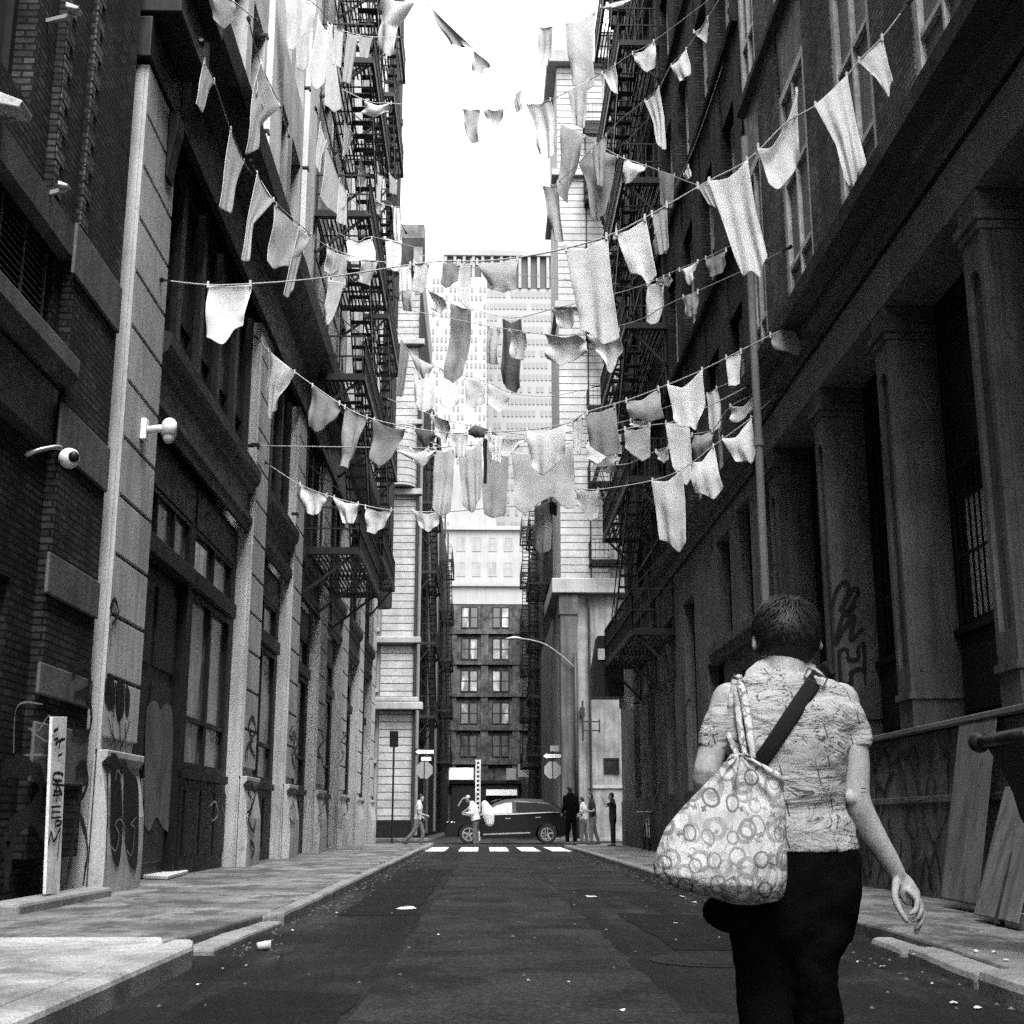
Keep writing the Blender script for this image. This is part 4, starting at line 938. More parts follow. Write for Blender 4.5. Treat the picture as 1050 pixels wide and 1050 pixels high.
# sagging line
h('B', 't', 8, [(274.6, 359), (303, 382)], [(274, 395), (290, 402)], [(273, 427), (278, 430), (285, 416)])
h('B', 't', 4, [(319.6, 395), (335, 406), (349, 414)], [(316, 437), (325, 444), (335, 437), (347, 427)])
h('B', 'l', 5, [(353, 417), (377, 428)], [(348, 480), (352, 478), (357, 481), (361, 466)])
h('B', 't', 4, [(383, 430), (400, 439), (417, 440)], [(380, 471), (389, 479), (403, 470), (408, 455)])
h('B', 'c', 2, [(425, 440), (447, 444)], [(433, 459), (440, 456)])
h('B', 't', 2, [(476, 444), (488, 436), (502, 441)], [(488, 449), (497, 449)])
h('B', 't', 7, [(502, 441), (520, 450), (540, 449)], [(501, 474), (511, 466), (520, 469), (532, 458)])
h('B', 'v', 1, [(495, 450), (500, 449)], [(496, 496), (499, 496)])
h('B', 't', 8, [(539, 441), (555, 446), (582, 434)], [(543, 462), (580, 458)], [(546, 480), (557, 489), (570, 478), (577, 469)])
h('B', 'l', 4, [(601, 423), (616, 423), (631, 416)], [(604, 457), (613, 463), (623, 469), (637, 462)])
h('B', 't', 5, [(641, 411), (658, 411), (676, 398)], [(645, 428), (655, 430), (665, 434), (681, 428)])
h('B', 't', 9, [(684, 394), (700, 398), (721, 379)], [(690, 424), (723, 414)], [(692, 432), (698, 439), (708, 437), (713, 443), (720, 425)])
h('B', 'c', 4, [(789, 344), (816, 332)], [(793, 358), (807, 360), (817, 365), (822, 358)])
h('B', 'l', 8, [(462, 443), (478, 446), (474, 443), (480, 444)], [(466, 470), (479, 468)])
h('B', 'u', 8, [(503, 446), (516, 448)], [(505, 472), (513, 475)])
h('C', 'v', 5, [(497, 457), (509, 458), (522, 459)], [(494, 500), (520, 500)], [(496, 527), (507, 532), (519, 526)])
h('C', 'c', 9, [(420, 459), (440, 460)], [(424, 474), (438, 472)])
# level line
h('C', 't', 7, [(404, 459), (425, 466), (446, 458)], [(410, 464), (434, 479), (445, 466)])
h('C', 'l', 6, [(446, 461), (456, 463), (466, 459)], [(444, 490), (465, 490)], [(443, 521), (452, 531), (462, 524)])
h('C', 'l', 6, [(470, 459), (483, 461), (494, 454)], [(472, 490), (494, 485)], [(475, 519), (485, 527), (493, 509)])
h('C', 'l', 6, [(525, 463), (555, 467), (588, 455)], [(527, 495), (589, 490)], [(528, 520), (538, 528), (550, 518), (565, 507), (580, 523), (590, 520)])
h('C', 't', 5, [(640, 440), (653, 441), (667, 436)], [(641, 460), (653, 469), (659, 473), (667, 469)])
h('C', 'l', 8, [(682, 434), (695, 433), (707, 436)], [(686, 460), (709, 460)], [(690, 479), (699, 495), (704, 499), (709, 489)])
# short line before right windows
h('C2', 'u', 5, [(605, 461), (618, 464), (632, 466)], [(605, 472), (622, 486), (632, 482)])
h('C2', 'c', 6, [(672, 463), (686, 458)], [(676, 471), (681, 475), (685, 471)])
h('C2', 't', 5, [(709, 446), (720, 447), (731, 441)], [(710, 469), (717, 470), (725, 464), (731, 456)])
h('C2', 't', 8, [(748, 417), (762, 417), (776, 403)], [(750, 433), (757, 434), (776, 417)])
# thin line over right ledge
h('B2', 'u', 7, [(442, 425), (462, 432)], [(446, 440), (461, 440)], [(448, 446), (455, 455), (460, 446)])
h('B2', 'c', 8, [(646, 431), (666, 433)], [(646, 438), (666, 438)])
h('B2', 't', 8, [(725, 405), (735, 398)], [(727, 440), (734, 443), (737, 440), (741, 430)])
# lowest line
h('D', 'u', 8, [(307, 496), (322, 504), (336, 508)], [(308.5, 511), (334, 515)], [(313, 526), (320, 528), (326, 528), (328.6, 521)])
h('D', 'u', 8, [(342, 510), (355, 516), (368, 517)], [(346, 522), (366, 526)], [(353, 537), (363, 537)])
h('D', 'u', 7, [(374, 520), (388, 525), (402, 523)], [(375, 535), (398, 533)], [(376, 545), (385, 548), (394, 539)])
h('D', 'u', 7, [(423, 523), (436, 527), (451, 525)], [(427, 534), (450, 534)], [(431, 540), (439, 546), (449, 540)])
h('D', 'l', 4, [(548, 520), (556, 517), (563, 513)], [(547, 540), (566, 540)], [(546, 562), (557, 569), (565, 563)])
h('D', 'v', 1, [(563, 513), (571, 516)], [(563, 525), (571, 530)])  # black sheet standing in for the shadow behind the cloths
h('D', 'u', 6, [(591, 502), (602, 504), (614, 503)], [(592, 518), (605, 535), (613, 531)])
h('D', 'l', 7, [(668, 493), (685, 494), (700, 481)], [(672, 520), (703, 515)], [(677, 554), (686, 556), (696, 567), (705, 557)])
h('D', 't', 9, [(708, 474), (720, 474), (732, 457)], [(709, 492), (737, 482)], [(712, 505), (724, 508), (732, 513), (742, 500)])
h('D', 't', 9, [(740, 450), (755, 449), (771, 428)], [(748, 464), (774, 450)], [(755, 474), (766, 473), (771, 476), (776, 466)])
# line descending from the sky
h('U1', 't', 3, [(438, 3), (460, 26), (485, 49)], [(449, 24), (478, 48)], [(460, 45), (470, 47), (479, 49)])
h('U1', 'c', 5, [(485, 51), (503, 66)], [(483, 72), (488, 74), (496, 76)])
h('U1', 'c', 5, [(529, 96), (534, 92)], [(527, 105), (534, 104)], [(529, 117), (536, 111)])
h('U1', 'l', 5, [(576, 127), (588, 134), (600, 140)], [(573, 198), (577, 205), (582, 209), (586, 185)])
h('U1', 't', 5, [(610, 147), (622, 157), (634, 161)], [(593, 168), (610, 172), (630, 170)], [(603, 192), (626, 190)], [(607, 223), (615, 227), (621, 218)])
h('U1', 'u', 8, [(639, 161), (650, 168), (663, 170)], [(639, 175), (661, 176)], [(640, 189), (645, 189), (655, 179)])
# middle sky line
h('U2', 'u', 7, [(375, 104), (388, 109), (402, 106)], [(371, 116), (384, 121), (395, 116)])
h('U2', 'l', 6, [(474, 112), (483, 113), (492, 112)], [(476, 134), (483, 147), (491, 145)])
h('U2', 'u', 6, [(496, 112), (508, 113), (519, 111)], [(498, 127), (507, 131), (513, 124)])
h('U2', 'l', 7, [(539, 106), (550, 106), (565, 102)], [(546, 135), (568, 132)], [(551, 157), (564, 163), (570, 154)])
h('U2', 't', 8, [(617, 75), (631, 66)], [(628, 94), (635, 98)])
h('U2', 'u', 9, [(648, 55), (659, 53), (671, 42)], [(651, 62), (673, 55)], [(655, 68), (663, 74), (671, 69)])
# steep line
h('U3', 't', 8, [(402, 212), (411, 214)], [(404, 247), (413, 250)])
h('U3', 'l', 6, [(555, 190), (564, 191), (572, 187)], [(562, 222), (576, 218)], [(568, 248), (579, 247)])
h('U3', 't', 8, [(661, 104), (668, 99), (676, 90)], [(670, 126), (680, 121)], [(673, 147), (680, 154), (682, 152)])
h('U3', 'u', 9, [(688, 68), (696, 62), (704, 50)], [(692, 76), (707, 62)], [(698, 84), (704, 80), (709, 76)])
h('U3', 'u', 6, [(711, 33), (719, 28), (726, 18)], [(718, 40), (724, 44), (727, 36)])
h('U4', 'c', 8, [(701, 180), (706, 170)], [(705, 185), (710, 181)])
h('U4', 'l', 5, [(671, 239), (680, 224)], [(669.6, 262), (684, 260)])
# topmost sky line
h('U6', 'l', 7, [(390, -4), (408, 2), (427, 3)], [(390, 25), (406, 27)], [(388, 49), (399, 59), (405, 55)])
h('U6', 't', 6, [(552, 28), (561, 28), (569, 26)], [(551, 65), (559, 68), (564, 58)])
h('U6', 'l', 7, [(578, 23), (594, 22), (610, 11)], [(583, 60), (610, 55)], [(586, 85), (599, 95), (610, 88)])
h('U6', 'c', 8, [(615, 7), (648, -2)], [(622, 10), (645, 4)])
# others
h('V', 't', 7, [(560, 342), (578, 346), (594, 343)], [(561, 368), (575, 376), (590, 368), (606, 361)])
h('V', 't', 8, [(604, 343), (620, 350), (636, 338)], [(608, 358), (637, 357)], [(616, 362), (622, 379), (628, 384), (635, 366)])
h('W', 'l', 6, [(464, 311), (475, 316), (485, 317)], [(460, 350), (480, 350)], [(456, 387), (465, 394), (475, 384)])
h('W', 'l', 3, [(515, 326), (525, 331), (535, 326)], [(514, 365), (535, 365)], [(514, 393), (527, 403), (536, 398)])
h('W', 't', 6, [(566, 317), (577, 319), (586, 313)], [(572, 335), (581, 338), (592, 330)])
h('W', 'v', 9, [(663, 292), (672, 291), (681, 284)], [(662, 330), (668, 333), (673, 331), (681, 314)])
h('W', 'c', 4, [(673, 288), (687, 282)], [(677, 292), (686, 294), (689, 288)])
h('W', 'u', 8, [(696, 277), (705, 275), (716, 268)], [(703, 283), (711, 280)], [(704, 290), (708, 293), (712, 286)])
h('W', 't', 4, [(723, 265), (735, 262), (745, 256)], [(728, 284), (740, 281), (744, 271)])
h('Y1', 'v', 4, [(411, 347), (420, 364)], [(406, 406), (413, 407)])
h('Y1', 't', 5, [(421, 362), (433, 370), (444, 375)], [(430, 389), (440, 386)])
h('Y1', 'u', 8, [(424, 376), (446, 380)], [(425, 412), (433, 425), (446, 417)])
h('Y1', 't', 7, [(501, 393), (512, 400), (524, 404)], [(501, 415), (512, 424), (520, 416)])
h('Y1', 'l', 8, [(450, 377), (470, 386)], [(452, 415), (461, 420), (470, 414)])
h('Y1', 'l', 6, [(476, 387), (498, 393)], [(478, 415), (486, 418), (496, 414)])
h('V', 'l', 7, [(500, 334), (512, 337)], [(498, 372), (511, 374)])
h('V', 'v', 8, [(522, 339), (540, 341)], [(524, 368), (538, 370)])
h('W', 'u', 8, [(440, 298), (458, 308)], [(443, 318), (455, 324)])
h('W', 'v', 7, [(412, 281), (426, 290)], [(412, 318), (424, 320)])
h('P7', 'u', 8, [(455, 274), (478, 280)], [(459, 292), (473, 297)])
h('P7', 'v', 7, [(395, 244), (412, 249)], [(397, 276), (411, 279)])
h('P3', 'l', 9, [(342, 259), (356, 262)], [(340, 292), (354, 296)])
h('P5', 'l', 8, [(303, -6), (318, 2)], [(304, 70), (311, 74), (317, 66)])
h('P5', 'v', 8, [(343, 28), (352, 32)], [(341, 66), (350, 70)])
h('P2', 'l', 8, [(268, 66), (276, 86)], [(262, 96), (270, 112)])
h('P4', 'v', 9, [(348, 184), (356, 198)], [(345, 228), (355, 232)])
h('P6', 'l', 8, [(380, 174), (392, 182)], [(378, 208), (390, 212)])
h('U3', 'u', 8, [(378, 199), (394, 210)], [(380, 216), (392, 222)])
h('B', 'l', 7, [(586, 432), (598, 426)], [(588, 462), (596, 466)])
h('C', 'l', 8, [(600, 452), (612, 449), (626, 444)], [(602, 470), (614, 476), (624, 466)])
h('U3', 'l', 5, [(606, 156), (622, 138)], [(612, 190), (620, 192)])
h('A', 'l', 5, [(668, 220), (684, 210)], [(676, 262), (686, 254)])
h('U1', 't', 4, [(675, 174), (692, 180)], [(678, 210), (690, 214)])
h('V', 'c', 5, [(700, 305), (716, 299)], [(704, 326), (714, 322)])
h('U2', 'l', 6, [(583, 93), (604, 82)], [(588, 128), (600, 132)])
h('B', 'v', 9, [(744, 367), (760, 360)], [(747, 396), (758, 394)])
# left side
h('P0', 't', 8, [(217, -8), (240, 0)], [(219, 20), (229, 31), (243, 18)])
h('P1', 't', 7, [(209, 62), (219.5, 84)], [(204, 88), (214, 94)], [(201, 107), (208, 117), (212, 98)])
h('P1', 'l', 8, [(236, 132), (250, 167)], [(230, 175), (242, 190)], [(225, 213), (231, 217), (237, 219)])
h('P2', 'l', 9, [(266, 62), (278, 92), (287, 109)], [(258, 110), (268, 130)], [(251, 159), (258, 157), (264, 153)])
h('P3', 'l', 8, [(263, 177), (281, 206)], [(254, 225), (260, 230)], [(247, 267), (251, 269), (256, 267)])
h('P3', 't', 7, [(282, 209), (300, 228), (320, 242)], [(274, 268), (280, 277), (290, 273), (300, 273)])
h('P3', 'v', 6, [(306, 234), (314, 240)], [(290, 303), (295, 306), (301, 296)])
h('P3', 'u', 8, [(335, 252), (346, 262), (359, 262)], [(333, 278), (339, 283), (348, 277), (356, 273)])
h('P3', 'u', 9, [(370, 268), (387, 269)], [(369, 290), (379, 293)])
h('P4', 'u', 8, [(328, 126), (334.7, 146)], [(325, 150), (330, 160)], [(323, 170), (328, 178)])
h('P4', 't', 7, [(335, 148), (347, 184), (358, 202)], [(329, 202), (335, 213), (346, 220), (350, 217)])
h('P5', 'l', 9, [(291, -8), (306, -2), (324, 4)], [(296, 51), (301, 52), (313, 34), (322, 33)])
h('P5', 'v', 9, [(326, 18), (334, 32), (341, 27)], [(321, 50), (337, 55)], [(316, 67), (320, 89), (325, 93), (333, 85)])
h('P5', 'l', 6, [(356, 34), (367, 37)], [(351, 84), (359, 87)])
h('P5', 'u', 6, [(368, 37), (382, 39)], [(369, 59), (377, 60)])
h('P5', 't', 8, [(336, 24), (340, 26)], [(333, 108), (343, 116), (350, 112)])
h('P6', 'v', 8, [(353, 125), (362, 137)], [(351, 164), (357, 154)])
h('P6', 'u', 6, [(370, 158), (378, 174)], [(366, 184), (372, 192)])
h('P6', 'u', 6, [(399, 178), (407, 186)], [(400, 198), (407, 200)])
h('P7', 's', 9, [(355, 244), (369, 248), (382, 244)], [(357, 268), (370, 267), (386, 267)])
ORD = ['first', 'second', 'third', 'fourth', 'fifth', 'sixth', 'seventh', 'eighth', 'ninth', 'tenth', 'eleventh', 'twelfth', 'thirteenth', 'fourteenth', 'fifteenth', 'sixteenth', 'seventeenth', 'eighteenth', 'nineteenth', 'twentieth']
for key in LINES:
    L = sorted([c for c in CLOTHES if c[1] == key], key=lambda c: c[4])
    for i, c in enumerate(L):
        where = 'alone on the ' if len(L) == 1 else ORD[i] + ' from left on the '
        tag(c[0], SHADE[c[3]][0] + ' ' + c[5] + ' hanging ' + where + LAB[key], c[6], 'laundry hanging on the clotheslines')
# ------------------------------------------------------------------ people
def remesh(o, vox, smooth=2):
    r = o.modifiers.new('skin', 'REMESH'); r.mode = 'VOXEL'; r.voxel_size = vox; r.use_smooth_shade = True
    if smooth: s = o.modifiers.new('smooth', 'SMOOTH'); s.iterations = smooth; s.factor = .5
    return o
M['skin'] = stone('skin_tone', .30, .12, 8, .0, .08, 60, .55)
M['hair'] = NT('dark_hair').fin(.012, .5, 0, .25)
M['cloth_black'] = stone('black_fabric', .003, .4, 8, .0, .3, 90, .95, .4, .03)
M['cloth_dark'] = stone('dark_fabric', .03, .3, 8, .0, .3, 60, .95)
M['cloth_grey'] = stone('grey_fabric', .14, .3, 8, .0, .3, 60, .95)
M['cloth_pale'] = stone('pale_fabric', .5, .25, 8, .0, .3, 60, .95)
M['cloth_white'] = stone('white_fabric', .7, .1, 8, .0, .3, 60, .95)
M['shoe'] = flat('worn_shoe', .03, .6)
def person(label, cx, cy, h, head, legs, arms, top, bottom, hair='short', lean=0.0, look=(0, .05), group='pedestrians at the crossing', cap=False, z0=0.0):
    s = h / 1.75; rot = Matrix.Rotation(head, 3, 'Z')
    def T(p): return rot @ (Vector(p) * s) + Vector((cx, cy, z0))
    side = rot @ Vector((1, 0, 0)); fwd = rot @ Vector((0, 1, 0))
    root = thing('person', label, 'person', (cx, cy, z0), group)
    def ch(mb, pts, rs, sd=side, **k): mb.chain([T(p) for p in pts], [(r[0] * s, r[1] * s) if isinstance(r, tuple) else r * s for r in rs], 10, sd, **k)
    L = lean
    hd = (look[0], L * .75 + look[1], 1.63)
    body = MB()
    ch(body, [(0, 0, .86), (0, L * .2, 1.08), (0, L * .5, 1.3), (0, L * .6, 1.43)], [(.16, .11), (.14, .1), (.17, .11), (.13, .08)])
    ch(body, [(0, L * .6, 1.42), (hd[0] * .6, hd[1] * .8, 1.54)], [.055, .055]); body.ball(T(hd), .08 * s, .095 * s, .115 * s, 12, 8)
    body.ball(T((hd[0], hd[1] + .09, hd[2] - .015)), .018 * s, .025 * s, .025 * s, 8, 5); body.ball(T((hd[0], hd[1] + .04, hd[2] - .08)), .05 * s, .055 * s, .05 * s, 10, 6)
    for sx in (-1, 1): body.ball(T((hd[0] + sx * .083, hd[1] - .01, hd[2] - .01)), .014 * s, .025 * s, .032 * s, 8, 5)
    tr, sh, shoe = MB(), MB(), MB()
    ch(tr, [(0, 0, .8), (0, 0, .92), (0, L * .1, 1.02)], [(.165, .125), (.17, .125), (.15, .115)])
    for sx, (a, b) in zip((-1, 1), legs):
        hp = Vector((sx * .09, 0, .9)); kn = hp + Vector((sx * .01, math.sin(a), -math.cos(a))) * .43; an = kn + Vector((0, math.sin(b), -math.cos(b))) * .4
        ch(body, [hp, kn, an], [.08, .055, .04]); ch(tr, [hp, kn, an + Vector((0, 0, .02))], [.098, .075, .062], round1=False)
        tip = an + Vector((0, .15 * math.cos(b * .8), -.05 + .15 * math.sin(min(0, b * .8))))
        ch(shoe, [an + Vector((0, -.04, -.05)), an + Vector((0, .04, -.045)), tip], [(.042, .04), (.045, .042), (.04, .028)])
    jb = 1.3 if top == 'jacket' else 1.0
    ch(sh, [(0, 0, .9), (0, L * .2, 1.08), (0, L * .5, 1.3), (0, L * .6, 1.45)], [(.185 * jb, .135 * jb), (.165 * jb, .125 * jb), (.2 * jb, .135 * jb), (.15, .09)], round0=False)
    for sx, (el, wr) in zip((-1, 1), arms):
        bulk = 1.25 if top == 'jacket' else 1.0; so_ = Vector((sx * .19, L * .58, 1.41)); el, wr = Vector(el), Vector(wr)
        ch(body, [so_, el, wr], [.052, .04, .028]); d = (wr - el).normalized()
        ch(body, [wr, wr + d * .06, wr + d * .1], [(.03, .02), (.036, .022), (.03, .018)])
        for q in range(4): ch(body, [wr + d * .09 + Vector((0, 0, .012 * (q - 1.5))), wr + d * (.15 - .008 * abs(q - 1.5)) + Vector((0, 0, .012 * (q - 1.5) - .02))], [.009, .007])
        ch(body, [wr + d * .04 + Vector((0, .02, .02)), wr + d * .09 + Vector((0, .035, .03))], [.011, .009])
        e2 = so_.lerp(el, .75) if top != 'jacket' else el
        ch(sh, [so_, so_.lerp(e2, .6), e2], [.068, .062, .06], round1=False)
        if top == 'jacket' or top == 'black': ch(sh, [e2, el, wr], [.06, .055, .048], round1=False)
    mt = {'jacket': 'cloth_white', 'pale': 'cloth_pale', 'black': 'cloth_black', 'dark': 'cloth_dark', 'grey': 'cloth_grey'}
    b = remesh(body.build('body', M['skin'], root, True), .014 * s)
    remesh(sh.build('top', M[mt[top]], root, True), .016 * s); remesh(tr.build('trousers', M[mt[bottom]], root, True), .016 * s)
    shoe.build('shoes', M['shoe'], root, True)
    hm = MB(); hm.ball(T((hd[0], hd[1] - .018, hd[2] + .025)), .09 * s, .1 * s, .11 * s, 12, 8)
    if hair == 'long': hm.chain([T((hd[0], hd[1] - .05, hd[2] + .02)), T((hd[0], hd[1] - .09, hd[2] - .15)), T((hd[0], hd[1] - .09, hd[2] - .28))], [(.085 * s, .05 * s), (.09 * s, .04 * s), (.06 * s, .025 * s)], 10, side)
    remesh(hm.build('hair', M['hair'], root, True), .014 * s)
    if cap:
        cm = MB(); cm.ball(T((hd[0], hd[1] + .01, hd[2] + .06)), .095 * s, .11 * s, .08 * s, 12, 8); cm.ball(T((hd[0], hd[1] + .1, hd[2] + .045)), .07 * s, .07 * s, .02 * s, 12, 5)
        cm.build('cap', M['cloth_pale'], root, True)
    return root
px2 = lambda px, y: (px - 495) / 1330 * y
person('person walking right in pale tee shirt and grey trousers on left', px2(430, 45), 45, 1.74, R(-90), [(.42, -.15), (-.3, -.75)], [((-.25, -.1, 1.15), (-.24, .12, 1.0)), ((.26, .05, 1.14), (.25, .28, 1.05))], 'pale', 'grey', lean=.08)
p2 = person('person in white cap and white jacket looking down at the crosswalk', px2(488, 45.5), 45.5, 1.7, R(80), [(.04, 0), (-.05, -.06)], [((-.26, .08, 1.13), (-.16, .3, 1.15)), ((.26, .08, 1.13), (.16, .3, 1.15))], 'jacket', 'grey', lean=.2, look=(0, .12), cap=True)
mb = MB(); c = Vector((px2(488, 45.5) + .42, 45.4, 1.12)); mb.chain([c + Vector((-.12, 0, .3)), c, c + Vector((.05, 0, -.3))], [(.12, .12), (.22, .2), (.16, .15)], 14, (1, 0, 0))
o = remesh(mb.build('sack', M['cloth_white'], None, True), .03, 3); tag(o, 'bulging white sack carried on the back of the white capped person', 'bag')
person('tall person all in black standing at the right pavement corner', px2(583, 43), 43, 1.86, R(25), [(.1, .05), (-.08, -.15)], [((-.25, -.03, 1.12), (-.22, .15, .95)), ((.26, .0, 1.12), (.24, .12, .92))], 'black', 'black', lean=.03, z0=.1)
person('person in pale top partly hidden beside the tall black dressed person', px2(596, 45.2), 45.2, 1.55, R(70), [(.1, .05), (-.1, -.15)], [((-.25, .05, 1.12), (-.18, .25, 1.1)), ((.26, .0, 1.12), (.22, .2, 1.05))], 'pale', 'grey', lean=.05, z0=.1)
person('person with dark hair, dark top and pale grey trousers by the pale corner building', px2(605, 44), 44, 1.68, R(95), [(.16, .02), (-.2, -.32)], [((-.26, .02, 1.12), (-.2, .24, 1.14)), ((.26, .06, 1.13), (.2, .26, 1.1))], 'dark', 'grey', hair='long', lean=.05, z0=.1)
person('slim dark dressed person raising both arms to take a picture', px2(625, 41.5), 41.5, 1.62, R(80), [(.02, 0), (-.02, -.02)], [((-.2, .22, 1.3), (-.08, .34, 1.55)), ((.2, .22, 1.32), (.08, .34, 1.56))], 'dark', 'dark', lean=0, z0=.1)
# ------------------------------------------------------------------ the woman in front
WY = 4.2
def W(px, py, dy=0.0): return YP(px, py, WY + dy)
WO = thing('person', 'person seen from behind with short dark hair, printed tee shirt and black trousers', 'person', (W(808, 900).x, WY, 0))
body = MB()
hc = W(806, 652, .05)
body.ball(hc, .098, .118, .122, 18, 12)
body.chain([hc + Vector((0, .03, -.06)), hc + Vector((0, .075, -.1))], [(.07, .06), (.045, .04)], 14, (1, 0, 0))
body.chain([hc + Vector((0, .112, .0)), hc + Vector((0, .135, -.035))], [.012, .017], 10)                                 # nose
for s in (-1, 1):
    body.ball(hc + Vector((s * .036, .105, .012)), .017, .014, .011, 10, 7); body.chain([hc + Vector((s * .015, .118, .03)), hc + Vector((s * .06, .1, .032))], [.009, .007], 8)
    body.chain([hc + Vector((s * .1, .005, .0)), hc + Vector((s * .108, -.01, -.035))], [(.012, .026), (.01, .018)], 10, (1, 0, 0))
body.chain([hc + Vector((-.022, .118, -.07)), hc + Vector((0, .124, -.068)), hc + Vector((.022, .118, -.07))], [.006, .009, .006], 8)
body.chain([W(806, 712, .0), W(806, 690, .0), W(806, 662, .03)], [(.09, .07), (.066, .062), (.06, .064)], 16, (1, 0, 0))
TOR = [(695, 780, 834, .05, .01), (698, 767, 846, .06, .005), (702, 755, 858, .072, .0), (709, 745, 868, .086, -.008), (718, 744, 869, .09, -.01), (735, 744, 868, .112, -.02), (765, 746, 866, .125, -.025), (800, 748, 863, .122, -.015), (828, 746, 866, .122, .0), (850, 741, 875, .132, .005), (870, 737, 881, .14, .01)]
def torso(mb, grow=0.0, rows=TOR, **k):
    P, Q = [], []
    for py, a, b, ry, dy in rows:
        p, q = W(a, py), W(b, py); P.append(Vector(((p.x + q.x) / 2, WY + dy, p.z))); Q.append(((q.x - p.x) / 2 + grow, ry + grow))
    mb.chain(P, Q, 32, (1, 0, 0), **k)
torso(body, -.02, [r for r in TOR if r[0] > 700])
armR = [(W(862, 718), .058), (W(873, 750, -.01), .047), (W(878, 785, -.02), .043), (W(878, 818, -.025), .044), (W(892, 850, -.01), .041), (W(908, 876, .0), .034), (W(920, 896, .01), .027)]
body.chain([p for p, r in armR], [r for p, r in armR], 16)
body.ball(W(872, 818, -.055), .02, .018, .024, 10, 7)
armL = [(W(748, 718), .058), (W(737, 745, -.01), .047), (W(729, 775, -.02), .044), (W(724, 798, -.02), .043), (W(728, 822, .08), .04), (W(738, 838, .2), .033), (W(746, 846, .3), .027)]
body.chain([p for p, r in armL], [r for p, r in armL], 16)
def hand(mb, wr, kn, fingers, thumb):
    mb.chain([wr, wr.lerp(kn, .5), kn], [(.026, .018), (.036, .02), (.036, .018)], 14, (.75, .2, .62))
    for f in fingers: mb.chain(f, [.0105, .0098, .0092, .008], 10)
    mb.chain(thumb, [.014, .0115, .0105, .009], 10)
hand(body, W(921, 898, .01), W(934, 919, .012), [
    [W(932, 914, -.018), W(940, 923, -.022), W(939, 933, -.026), W(934, 937, -.024)], [W(936, 916, .0), W(944.5, 928, -.004), W(942, 939, -.008), W(936.5, 944, -.006)],
    [W(938, 920, .018), W(946, 935, .014), W(944, 946, .01), W(939, 951, .01)], [W(936, 925, .034), W(943, 940, .03), W(942, 950, .026), W(939, 956, .024)]],
    [W(919, 905, -.012), W(917.5, 920, -.026), W(922.5, 933, -.034), W(929.5, 944, -.034)])
w1 = W(746, 846, .3)
hand(body, w1, w1 + Vector((.02, .09, -.01)), [[w1 + Vector((.0 + .015 * q, .08, -.01)), w1 + Vector((.0 + .015 * q, .12, -.03)), w1 + Vector((.005 + .015 * q, .11, -.06)), w1 + Vector((.01 + .015 * q, .085, -.065))] for q in range(4)], [w1 + Vector((-.015, .03, 0)), w1 + Vector((-.03, .06, -.02)), w1 + Vector((-.025, .085, -.045)), w1 + Vector((-.015, .1, -.055))])
LEGS = [[(W(782, 905), .1), (W(781, 960, .02), .088), (W(781, 1003, .02), .07), (W(785, 1050, -.01), .068), (W(788, 1098, -.06), .048)], [(W(842, 905), .1), (W(838, 955, -.01), .085), (W(834, 992, -.02), .062), (W(840, 1045, .02), .064), (W(842, 1090, .03), .046)]]
for lg in LEGS: body.chain([p for p, r in lg], [r - .015 for p, r in lg], 16)
remesh(body.build('body', M['skin'], WO, True), .0055, 3)
# trousers, shoes
tr = MB()
P, Q = [], []
for py, a, b, ry in ((845, 746, 870, .125), (875, 740, 882, .14), (905, 741, 884, .142), (932, 744, 881, .135)):
    p, q = W(a, py), W(b, py); P.append(Vector(((p.x + q.x) / 2, WY + .01, p.z))); Q.append(((q.x - p.x) / 2, ry))
tr.chain(P, Q, 28, (1, 0, 0))
for lg in LEGS: tr.chain([p for p, r in lg], [(r + .012, r + .014) for p, r in lg], 18, (1, 0, 0), round1=False)
o = remesh(tr.build('trousers', M['cloth_black'], WO, True), .009, 3)
tx2 = bpy.data.textures.new('creases', 'CLOUDS'); tx2.noise_scale = .09; tx2.noise_depth = 2
dq = o.modifiers.new('creases', 'DISPLACE'); dq.texture = tx2; dq.strength = .022; dq.mid_level = .5; dq.texture_coords = 'GLOBAL'
for lg in LEGS:
    a = lg[-1][0]; MB().chain([Vector((a.x, a.y - .05, .05)), Vector((a.x, a.y + .08, .045)), Vector((a.x, a.y + .19, .035))], [(.042, .048), (.045, .042), (.04, .03)], 14, (1, 0, 0)).build('shoe', M['shoe'], WO, True)
